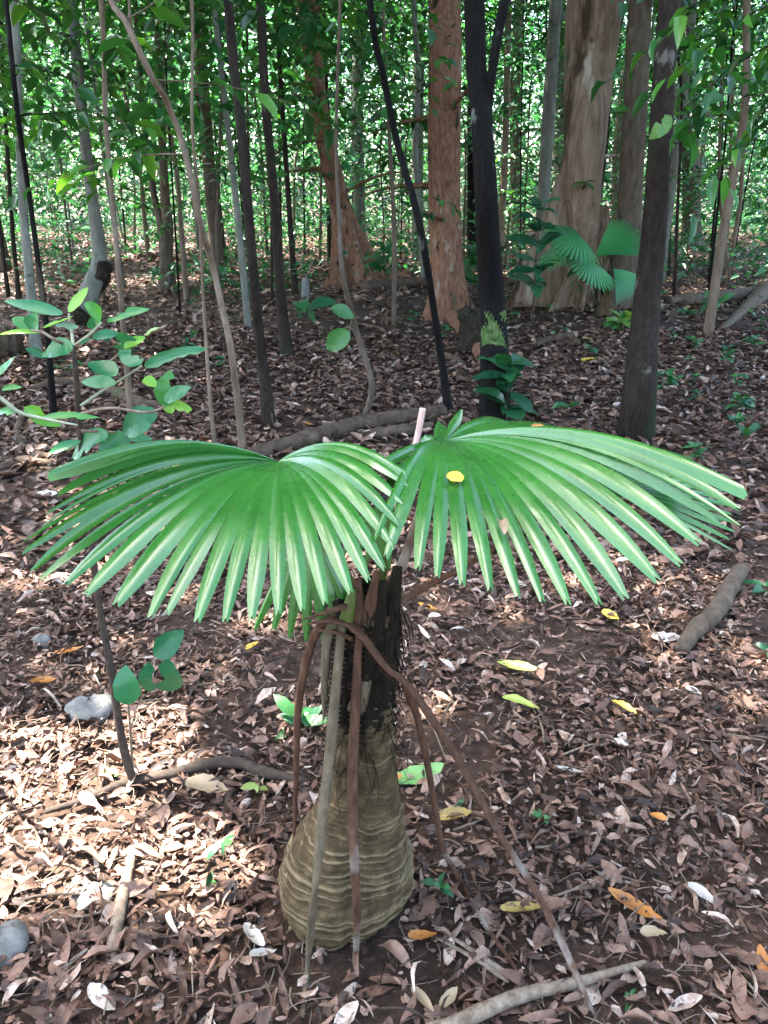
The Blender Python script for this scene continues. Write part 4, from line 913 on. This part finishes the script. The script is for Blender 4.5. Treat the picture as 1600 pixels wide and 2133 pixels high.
seed('seedling', 'tiny green sprout in the shade right of the palm', 1128, 1722, 20, 26, 5, 1, tone=(.3, .6), r=.0015)
seed('seedling', 'tiny sprout below the tall right-hand petiole', 960, 1690, 18, 22, 4, 1, tone=(.2, .5), r=.0015)
seed('seedling', 'yellow green torn plantlet by the dark branch left of the trunk', 540, 1652, 14, 40, 4, 1, tone=(.95, 1), r=.0018)
seed('seedling', 'green plantlet at the tip of the dark branch', 545, 1622, 18, 26, 4, 1, tone=(.2, .5), r=.0015)
seed('fern', 'small ferny plant behind the left hanging petioles', 622, 1520, 26, 60, 6, 2, tone=(.3, .6), r=.002)
seed('seedling', 'green leaf tuft at the bottom edge right of centre', 1310, 2090, 12, 26, 4, 1, tone=(.3, .6), r=.0015)
seed('seedling', 'long green leaf tuft at the right edge, mid height', 1592, 1250, 26, 66, 3, 1, tone=(.2, .5), r=.002)
seed('seedling', 'lower green tuft at the right edge', 1594, 1375, 24, 44, 4, 1, tone=(.1, .4), r=.002)
seed('seedling', 'bright leaflets beside the slanting sapling stem at left', 215, 1618, 10, 40, 2, 1, tone=(.6, .8), r=.0015)
seed('seedling', 'leafy plant growing at the foot of the straight red trunk', 985, 640, 110, 60, 6, 3, tone=(.1, .5), r=.006)
seed('seedling', 'dark broad-leaved shrub between the black trunk and the giant tree', 1108, 690, 240, 70, 6, 5, tone=(0, .4), r=.012)
seed('seedling', 'pale whorled seedling on the floor at right', 1490, 670, 34, 40, 6, 1, tone=(.3, .6), r=.005)
seed('seedling', 'fern-green plants at the foot of the brown tree', 1290, 690, 20, 50, 8, 2, tone=(.5, .9), r=.005)
seed('seedling', 'pale leafy plant on the far side of the red buttressed foot', 800, 610, 90, 46, 6, 3, tone=(.2, .6), r=.008)
for (px_, py_, s_) in [(rs_.uniform(1360, 1600), rs_.uniform(600, 1000), 0) for _ in range(26)] + [(rs_.uniform(0, 700), rs_.uniform(560, 860), 0) for _ in range(14)] + [(rs_.uniform(850, 1250), rs_.uniform(560, 800), 0) for _ in range(12)]:
    b = G(px_, py_); h_ = rs_.uniform(.05, .22); top, spx = rosette(b, h_, rs_.integers(4, 7), rs_.uniform(.06, .13), (.1, .6), rs_.integers(1, 3), .15)
    right = px_ > 1300
    plant('seedling', 'small green seedling on the shaded floor, ' + near_land(px_), b, top, spx, 'seedlings ' + near_land(px_))
# leaves on the bent stem and the black trunk's twig
for (lb, b_, t_, w_, tone, Yy) in (('single large pale green leaf hanging from the bent grey stem', (728, 690), (680, 728), 38, .6, 5.6), ('drooping dark leaf on top of the bent grey stem', (690, 640), (738, 662), 26, .5, 5.6)):
    bs = at(*b_, Yy); V, Qq, T3 = tube([at(734, 655, Yy + .05), bs], [.003, .002], 4, 4)
    rr_ = thing('hanging_leaf', lb, 'leaf', bs); MB().add(V, Qq, T3).build('stalk', M['stick'], rr_, off=bs); one_leaf(b_, t_, w_, rr_, bs, Yy, tone, rs_, name='blade', px=True, mat='plant')
bs = at(1398, 242, 4.6); rr_ = thing('hanging_leaf', 'single bright green leaf hanging in front of the dark leaning trunk', 'leaf', bs)
one_leaf((1398, 242), (1352, 290), 28, rr_, bs, 4.6, .75, rs_, name='blade', px=True, mat='plant', nrm=(.2, -1, .3), tear=1)
V, Qq, T3 = tube([at(1398, 242, 4.6), at(1410, 200, 4.7), at(1393, 120, 5.4)], [.0025, .003, .004], 4, 8); MB().add(V, Qq, T3).build('stalk', M['stick_dark'], rr_, off=bs)

# tree outside the right edge whose leafy branch hangs into the top right corner
ob = np.array([3.1, 4.6, float(gh(3.1, 4.6))])
ot = thing('overhanging_tree', 'dark leafy branch hanging into the top right corner', 'tree', ob)
V, Qq, T3 = tube([ob - np.array([0, 0, .05]), ob + np.array([.05, .05, 2.5]), ob + np.array([.1, 0, 6])], [.07, .05, .03], 10, 20, .05, rs_); MB().add(V, Qq, T3).build('trunk', M['bark_dark'], ot, off=ob)
mbt = MB(); poses = []
for (px_, py_, e, ln, nl_) in ((1600, 20, (-.9, -.2, -.05), .75, 12), (1600, 90, (-.8, .2, -.2), .6, 10), (1590, 240, (-.7, -.1, -.3), .45, 8), (1600, -30, (-.9, .1, .0), .9, 12), (1600, 160, (-.6, 0, -.5), .6, 9)):
    st = at(px_ + 90, py_ - 30, 4.5); V, Qq, T3 = tube([ob + np.array([.05, .05, st[2] - .2]), st], [.014, .007], 5, 6); mbt.add(V, Qq, T3)
    branch(rs_, st, np.array(e), ln, nl_, .17, mbt, poses, r0=.006, sag=.5)
mbt.build('twigs', M['bark_dark'], ot, 'stuff', off=ob); foliage(poses, 'foliage', M['mid'], ot, ob, rs_, wr=(.28, .38))

# ------------------------------------------------------------------ second fan palm, in front of the giant tree
b2 = G(1262, 655); Y2 = b2[1] - .25; b2 = np.array([at(1262, 640, Y2)[0], Y2, float(gh(b2[0], Y2))])
p2_ = thing('fan_palm', 'small fan palm farther back in front of the giant buttressed trunk', 'palm', b2)
V, Qq, T3 = tube([b2, b2 + np.array([0, 0, .18]), b2 + np.array([0, 0, .32])], [.10, .07, .04], 14, 14, .05, rs_); MB().add(V, Qq, T3).build('trunk', M['palm_trunk'], p2_, off=b2)
c2 = b2 + np.array([0, 0, .3])
for (hx, hy, axis, nr_, R, nn, spr, dr) in ((1208, 492, (-.8, -.3, .1), (0, -.5, 1), .50, 26, 1.7, .22), (1232, 545, (-.35, -.5, -.15), (.25, -.75, .7), .44, 26, 1.8, .12), (1240, 535, (.9, -.05, .62), (-.5, -.6, .7), .62, 26, .75, .04), (1278, 560, (.5, -.15, -.55), (.45, -1, .45), .42, 22, .7, .06), (1180, 505, (-.6, .2, -.3), (-.3, -.3, 1), .4, 20, 1.5, .3)):
    H = at(hx, hy, Y2 - .1)
    fan_leaf('fan_leaf', H, fan_param(H, np.array(axis), np.array(nr_), R, nn, spr, dr, rs_), [c2, (c2 + H) / 2 + np.array([0, 0, .12]), H], 'pet_green', .06, .62, .2, 'palm_leaf_far', p2_, b2, (.012, .010, .008), joined=True, nt_=9)

# ------------------------------------------------------------------ logs, roots, branches on the floor
def log(name, label, cat, pts, wpx, mat, ns=12, wob=.08, dz=.7, n=40, group=None, air=0.0):
    P = []; W = []
    for q, (px_, py_) in enumerate(pts):
        g = G(px_, py_); w = px2m(g, wpx[q] if q < len(wpx) else wpx[-1]) / 2; g = G(px_, py_, w * dz + air + (.02 if py_ > 1100 else 0)); P.append(g); W.append(w)
    V, Qq, T3 = tube(P, W, ns, n, wob, rs_); b = P[0]
    V = V + rs_.normal(0, min(W) * .04, V.shape)
    me = mesh_np(name, V - b, [Qq, T3], M[mat]); return tag(link(name, me, loc=b), label, cat, group)
log('fallen_log', 'curved fallen log lying behind the palm leaves', 'log', [(505, 955), (560, 938), (640, 915), (700, 898), (760, 882), (840, 870), (925, 858)], [30, 34, 36, 38, 36, 36, 30], 'log')
log('fallen_log', 'short dark log just behind and below the long curved one', 'log', [(770, 905), (840, 898), (900, 890)], [26, 30, 24], 'log')
log('surface_root', 'thick brown root arching on the floor left, behind the sapling', 'root', [(60, 815), (110, 800), (180, 798), (250, 822), (300, 842), (360, 848)], [16, 22, 24, 26, 26, 18], 'log')
log('surface_root', 'dark curved root at the left edge below the pale twig', 'root', [(48, 860), (36, 905), (60, 940), (115, 955)], [14, 16, 18, 14], 'log')
log('surface_root', 'lower dark root at the left edge above the palm leaf', 'root', [(0, 975), (50, 962), (110, 965)], [18, 22, 14], 'log')
log('fallen_log', 'mossy log end at the left edge by the pale trunk', 'log', [(-60, 735), (0, 715), (40, 722)], [60, 62, 50], 'log')
log('fallen_branch', 'thick greenish grey branch on the floor at the right edge', 'branch', [(1420, 1352), (1450, 1310), (1490, 1275), (1520, 1225), (1545, 1185)], [30, 36, 38, 36, 32], 'bark_brown')
log('fallen_branch', 'long bare branch lying across the bottom right', 'branch', [(890, 2150), (980, 2118), (1080, 2075), (1180, 2052), (1260, 2030), (1345, 2005)], [30, 32, 30, 24, 18, 12], 'stick')
log('fallen_branch', 'dark bent branch lying left of the palm trunk', 'branch', [(95, 1690), (170, 1668), (270, 1628), (360, 1612), (430, 1592), (500, 1590), (545, 1606), (640, 1630)], [12, 16, 20, 24, 26, 24, 24, 16], 'stick_dark')
log('fallen_stick', 'stout pale stick standing out at lower left', 'stick', [(232, 1985), (248, 1900), (262, 1840), (274, 1785)], [26, 26, 24, 18], 'stick')
log('fallen_branch', 'dark bent branch on the floor beyond the broad-leaved seedling', 'branch', [(1120, 716), (1150, 706), (1185, 702), (1205, 714)], [12, 14, 16, 10], 'log', air=.03)
log('fallen_log', 'log lying on the floor right of the dark leaning trunk', 'log', [(1390, 630), (1450, 624), (1540, 616), (1620, 600)], [22, 26, 28, 28], 'log')
log('surface_root', 'ridge of buttress root descending from the right edge', 'root', [(1500, 690), (1545, 650), (1590, 612), (1640, 560)], [12, 22, 34, 50], 'bark_brown', dz=.8)
log('fallen_log', 'thick root lying between the red trunks', 'root', [(760, 600), (820, 594), (890, 588), (930, 600)], [30, 24, 20, 14], 'log')
log('fallen_log', 'long low log far back on the left', 'log', [(285, 535), (340, 530), (420, 536)], [14, 16, 12], 'log')
log('surface_root', 'root leaving the foot of the straight red trunk toward the palm', 'root', [(945, 660), (975, 690), (995, 720), (1005, 745)], [34, 36, 34, 26], 'bark_red')
log('surface_root', 'thin root below the leaning dark stem', 'root', [(895, 745), (930, 742), (965, 760)], [14, 16, 10], 'log')
# rotted hollow stump at the end of that root
hb = G(990, 735)
V, Qq, T3 = tube([hb - np.array([0, 0, .05]), hb + np.array([-.03, 0, .2]), hb + np.array([-.1, .1, .42])], [.19, .15, .09], 16, 12, .22, rs_); V = V + rs_.normal(0, .012, V.shape); hs = MB().add(V, Qq).build('hollow_stump', M['rot'], None, off=hb); hs.location = hb
tag(hs, 'rotted hollow brown stump beside the straight red trunk', 'stump')
# moss on the black trunk
bk = [o for o in bpy.data.objects if o.name.startswith('black_barked_tree')][0]
kb = np.array(bk.location); Yk = kb[1]
ny_, nx_ = 64, 40; vv = []; th = np.linspace(-math.pi * .97, -math.pi * .2, nx_)
for q in range(ny_):
    u = q / (ny_ - 1); y_ = 880 - u * 235; c_ = at(1031.5 - 3 * u, y_, Yk); w = px2m(c_, 62 - 8 * u) / 2
    for t_ in th: vv.append(c_ + np.array([w * 1.05 * math.cos(t_), w * 1.05 * math.sin(t_) - .006, 0]) + rs_.normal(0, .003, 3))
ff = []
for i in range(ny_ - 1):
    for j in range(nx_ - 1):
        u, v_ = i / ny_, j / nx_
        f_ = .5 + .3 * math.sin(7 * u + 3 * v_) * math.sin(5 * v_ + 1.3) + .25 * math.sin(17 * u + 11 * v_) - 1.6 * max(0, u - .8) * (1.8 - 2.2 * v_) * 2 - 1.2 * max(0, v_ - .82) * 3 - max(0, .18 - v_) * 3
        if f_ + .14 * math.sin(61 * u + 37 * v_) * math.sin(83 * v_ - 41 * u) + rs_.normal(0, .05) > .2: ff.append((i * nx_ + j, i * nx_ + j + 1, (i + 1) * nx_ + j + 1, (i + 1) * nx_ + j))
mo = link('moss_patch', mesh_np('moss_patch', np.array(vv) - kb, np.array(ff), M['moss']), bk, 'stuff'); mo['label'] = 'pale green moss patch low on the black trunk'
# broken pale stump far left and white marker stone
sbk = G(455, 545)
V, Qq, T3 = tube([sbk - np.array([0, 0, .1]), sbk + np.array([0, 0, .5]), sbk + np.array([.05, 0, 1.0]), sbk + np.array([.08, 0, 1.55])], [.24, .17, .10, .01], 12, 14, .2, rs_); o = MB().add(V, Qq, T3).build('broken_stump', M['bark_tan'], None, off=sbk); o.location = sbk
tag(o, 'pale splintered stump far back left of centre', 'stump')
wb = G(637, 625); w_ = px2m(wb, 9); bm_v = np.array([(x_ * w_ * (1 - .2 * z_), y_ * w_ * (1 - .2 * z_), z_ * px2m(wb, 44)) for z_ in (0, .9, 1.0) for x_, y_ in ((-1, -1), (1, -1), (1, 1), (-1, 1))])
bm_v[8:, :2] *= .6; bm_v += rs_.normal(0, w_ * .06, bm_v.shape)
ff = np.array([(i * 4 + j, i * 4 + (j + 1) % 4, i * 4 + 4 + (j + 1) % 4, i * 4 + 4 + j) for i in range(2) for j in range(4)] + [(8, 9, 10, 11)])
tag(link('marker_stone', mesh_np('marker_stone', bm_v, ff, M['stone'], smooth=False), loc=wb), 'small pale grey upright stone between dark stems left of the red buttress', 'stone')
def rock(label, px_, py_, wpx, hpx, mat='stone'):
    g = G(px_, py_); w = px2m(g, wpx) / 2; h = px2m(g, hpx)
    u = np.linspace(0, math.pi, 9); v = np.linspace(0, 2 * math.pi, 14, endpoint=False); U, Vv_ = np.meshgrid(u, v, indexing='ij')
    rr_ = 1 + .16 * np.sin(2 * Vv_ + 1) * np.sin(U * 2) + .1 * np.sin(5 * Vv_ + 3 * U) + rs_.normal(0, .03, U.shape)
    P = np.stack([w * rr_ * np.sin(U) * np.cos(Vv_), w * .8 * rr_ * np.sin(U) * np.sin(Vv_), h * .6 * rr_ * np.cos(U) + h * .25], -1).reshape(-1, 3)
    i = np.arange(8)[:, None] * 14; j = np.arange(14)[None]; k = (j + 1) % 14
    Qr = np.stack([i + j, i + k, i + 14 + k, i + 14 + j], -1).reshape(-1, 4)
    tag(link('rock', mesh_np('rock', P, Qr, M[mat]), loc=g), label, 'rock')
rock('weathered pale rock in the sunlit litter at left', 190, 1490, 100, 50); rock('dark rounded rock at the left edge near the bottom', 5, 1985, 120, 80); rock('small dark stone in the litter left of the sapling stem', 90, 1345, 36, 30)
rock('flat grey stone half buried at lower left', 195, 1870, 90, 26)

# ------------------------------------------------------------------ single fallen leaves that stand out
def fallen(label, px_, py_, lpx, wr, ang, mat, name='fallen_leaf', tilt=(0, 0), curl=.2, bend=.2, lift=.02, group=None, Pt=None, nr=None, twist=0.0, tmpl=LEAFH):
    g = G(px_, py_, lift) if Pt is None else Pt
    L = px2m(g, lpx); a_ = math.radians(ang); ax = np.array([math.cos(a_), math.sin(a_) * 1.0, tilt[0]])
    if nr is not None: ax = ax - (ax @ nr) * nr
    n_ = np.array([tilt[1], -.1, 1.0]) if nr is None else nr
    V, F, k = leaf_batch(tmpl, np.zeros((1, 3)) - nrmz(ax)[None] * L / 2, ax[None], n_[None], L, L * wr, curl, bend, twist, .035, rs_)
    return tag(link(name, mesh_np(name, V, F, M[mat]), loc=g), label, 'leaf', group)
SP = [('large orange dead leaf on the litter, lower right', 1322, 1880, 120, .34, -40, 'orange'), ('bright yellow leaf on the litter right of the palm', 1300, 1472, 62, .42, -50, 'yellow'), ('yellow green leaf lying flat, upper of two', 1077, 1385, 86, .34, -25, 'lime'),
      ('yellow green leaf with brown tip, lower of two', 1085, 1463, 86, .34, -35, 'lime'), ('large dull green leaf on the floor right of the trunk', 868, 1605, 120, .48, 15, 'greenleaf'), ('big tan dead leaf beside the dark bent branch', 430, 1636, 95, .6, -12, 'tan'),
      ('orange leaf under the left palm leaf', 143, 1352, 60, .4, 15, 'orange'), ('orange brown leaf near the left edge', 90, 1416, 52, .45, 20, 'orange'), ('yellow brown leaf in the shade right of the trunk', 945, 1697, 80, .5, 10, 'gold'),
      ('dull gold leaf right of the sloping petiole', 1092, 1888, 100, .3, -2, 'gold'), ('small yellow leaf left under the palm', 524, 1344, 42, .4, 60, 'yellow'), ('orange leaf at the right edge near the bottom', 1592, 2000, 80, .45, 80, 'orange'),
      ('torn bleached leaf on the floor at right', 1388, 1325, 66, .6, 10, 'pale'), ('orange leaf under the right palm leaf tips', 893, 1262, 50, .35, -35, 'orange'), ('yellow crumpled leaf below the right palm leaf', 1272, 1280, 46, .6, -60, 'yellow'),
      ('bleached curled leaf left of the palm bulb', 530, 1945, 80, .4, -50, 'pale'), ('folded white leaf just below the bleached curled one', 548, 1982, 60, .45, 25, 'pale'), ('pale leaf on the litter lower right', 1465, 1862, 75, .45, -55, 'pale'), ('round pale leaf lower right of the orange one', 1362, 1942, 56, .6, -20, 'tan'),
      ('orange leaf beside the big green fallen leaf', 828, 1620, 36, .4, 60, 'orange'), ('small orange leaf in the dark litter right', 1372, 1700, 38, .5, -35, 'orange'), ('orange brown leaf at the foot of the palm on the right', 880, 1945, 62, .45, 5, 'orange'),
      ('yellow leaf right of the palm leaf tips', 1457, 1078, 26, .5, 10, 'yellow'), ('orange leaf right below the palm leaf', 1398, 1137, 44, .35, -5, 'orange'), ('white leaf below the right palm leaf', 1305, 1166, 50, .4, 10, 'pale'), ('white leaf at left edge beyond the palm leaf', 90, 1030, 60, .4, 5, 'pale'),
      ('pale leaf between petioles at bottom right', 1190, 1602, 60, .25, -12, 'pale'), ('pale leaf in the right-hand litter', 1290, 1545, 40, .5, -40, 'pale'), ('cream leaf standing on edge at right', 1445, 1437, 40, .6, -60, 'pale'), ('yellow leaf beyond the broad-leaved seedling', 1230, 748, 40, .5, 0, 'yellow'),
      ('yellow leaf beside the dark bent branch far back', 1222, 706, 34, .5, 10, 'gold'), ('yellow leaf on the far floor right', 1440, 640, 34, .4, -10, 'yellow'), ('orange leaf on the floor behind the left palm leaf', 648, 882, 22, .6, 0, 'orange'), ('green leaf on the floor by the log', 775, 940, 34, .5, 50, 'greenleaf'),
      ('yellow leaf by the broad-leaved seedling foot', 1092, 854, 24, .6, 20, 'yellow'), ('brown folded leaf lower left by the stout stick', 212, 2075, 90, .45, -40, 'pale'), ('pale leaf at lower centre', 880, 2080, 70, .4, -50, 'tan'), ('tan leaf at lower centre right', 935, 2075, 60, .5, 50, 'tan')]
for (lb, px_, py_, l_, wr, an, mt) in SP: fallen(lb, px_, py_, l_, wr, an, mt, tilt=(rs_.normal(0, .12), rs_.normal(0, .12)), curl=rs_.uniform(.1, .9), bend=rs_.uniform(-.1, .6), twist=rs_.normal(0, .6), lift=.034)
# leaves lying on the palm
PX, PYY = proj(PALMALL)
def on_palm(px_, py_):
    d_ = (PX - px_) ** 2 + (PYY - py_) ** 2; c_ = np.argsort(d_)[:8]; q = c_[np.argmin(np.linalg.norm(PALMALL[c_] - CAM, axis=1))]; return PALMALL[q]
nn_ = nrmz(np.array([.1, -.35, 1.0]))
fallen('round yellow leaf resting on the right palm leaf', 0, 0, 40, .95, 75, 'yellow', Pt=on_palm(951, 989) + nn_ * .008, nr=nn_, curl=.1, bend=.1)
fallen('curled tan leaf resting on the right palm leaf near its tips', 0, 0, 44, .8, -80, 'tan', Pt=on_palm(1038, 1092) + nn_ * .010, nr=nn_, curl=1.2, bend=-.4)
fallen('small orange leaf on the top edge of the right palm leaf', 0, 0, 30, .5, 20, 'orange', Pt=on_palm(1110, 890) + nn_ * .010, nr=nn_, curl=.8, bend=.3)

GL = [(70, 1700, 'sunlit litter by the left edge'), (190, 1490, 'pale rock at left'), (250, 1890, 'stout pale stick'), (430, 1636, 'big tan leaf'), (540, 1960, 'bleached curled leaf'), (90, 1380, 'orange leaf near the left edge'), (480, 1450, 'bare patch under the left leaf'), (120, 2060, 'bottom left corner'), (450, 2090, 'bottom edge left of the palm'),
      (868, 1605, 'large dull green leaf'), (1085, 1425, 'two yellow green leaves'), (1300, 1470, 'bright yellow leaf'), (1480, 1280, 'thick branch at right'), (1322, 1880, 'large orange leaf'), (1000, 1960, 'pale leaf strips right of the palm'), (1180, 2080, 'long bare branch at bottom right'), (1500, 2050, 'bottom right corner'), (1150, 1700, 'dark hollow right of the palm'), (1480, 1700, 'right edge'), (760, 2060, 'foot of the palm')]
def near_ground(px_, py_): return min(GL, key=lambda a: (a[0] - px_) ** 2 + (a[1] - py_) ** 2)[2]
# the 300 nearest dry leaves as single things
LEAFMESH = []
for q in range(24):
    L = .062; V, F, k = leaf_batch(LEAFG if q % 3 else DRY, np.array([[-L / 2, 0, 0]]), np.array([[1.0, 0, 0]]), np.array([[0, 0, 1.0]]), L, L * rs_.uniform(.22, .62), rs_.uniform(-.3, 1.5), rs_.uniform(-.7, .9), rs_.normal(0, .9), .06, rs_)
    LEAFMESH.append(mesh_np('fallen_leaf', V, F, M['litter_obj']))
c_ = 0
while c_ < 262:
    px_, py_ = rs_.uniform(0, 1600), 2133 - 900 * rs_.random() ** 1.25
    g = G(px_, py_, rs_.uniform(.018, .034))
    if np.hypot(g[0] + .07, g[1] - PY) < .15: continue
    o = link('fallen_leaf', LEAFMESH[rs_.integers(24)], loc=g); s = rs_.uniform(.55, 1.4); o.scale = (s, s * rs_.uniform(.8, 1.2), s)
    o.rotation_euler = (rs_.normal(0, .3), rs_.normal(0, .3), rs_.random() * 6.28)
    left = px_ < 720
    tag(o, 'dry brown fallen leaf near the ' + near_ground(px_, py_), 'leaf', 'dry leaves near the ' + near_ground(px_, py_))
    c_ += 1
# twigs
for q in range(70):
    px_, py_ = rs_.uniform(0, 1600), 2133 - 950 * rs_.random() ** 1.2
    if 560 < px_ < 880 and py_ > 1650: continue
    a_ = rs_.random() * 6.28; g = G(px_, py_, .016); l_ = rs_.uniform(.05, .2)
    e = g + np.array([math.cos(a_) * l_, math.sin(a_) * l_, 0]); e[2] = float(gh(e[0], e[1])) + rs_.uniform(.006, .03); md = (g + e) / 2 + rs_.normal(0, .01, 3)
    r_ = rs_.uniform(.0012, .0042); V, Qq, T3 = tube([g, md, e], [r_, r_ * .9, r_ * .6], 6, 8, .1, rs_)
    o = link('twig', mesh_np('twig', V - g, [Qq, T3], M['stick' if rs_.random() < .6 else 'stick_dark']), loc=g)
    left = px_ < 720
    tag(o, 'thin dry twig near the ' + near_ground(px_, py_), 'twig', 'twigs near the ' + near_ground(px_, py_))

# fine twiglets mixed through the litter
mb = MB()
for q in range(1500):
    y_ = rs_.uniform(.85, 3.4); x_ = rs_.uniform(-1, 1) * (y_ * .6 + .4); a_ = rs_.random() * 6.28; l_ = rs_.uniform(.02, .09)
    g = np.array([x_, y_, float(gh(x_, y_)) + rs_.uniform(.004, .028)]); e = g + np.array([math.cos(a_) * l_, math.sin(a_) * l_, rs_.normal(0, .006)])
    if np.hypot(x_ + .07, y_ - PY) < .15: continue
    r_ = rs_.uniform(.0006, .002); V, Qq, T3 = tube([g, (g + e) / 2 + rs_.normal(0, .004, 3), e], [r_, r_, r_ * .6], 4, 4, 0, rs_); mb.add(V, Qq)
tag(mb.build('twig_litter', M['stick'], None, 'stuff'), 'fine dry twiglets mixed through the litter around the palm', 'twigs')
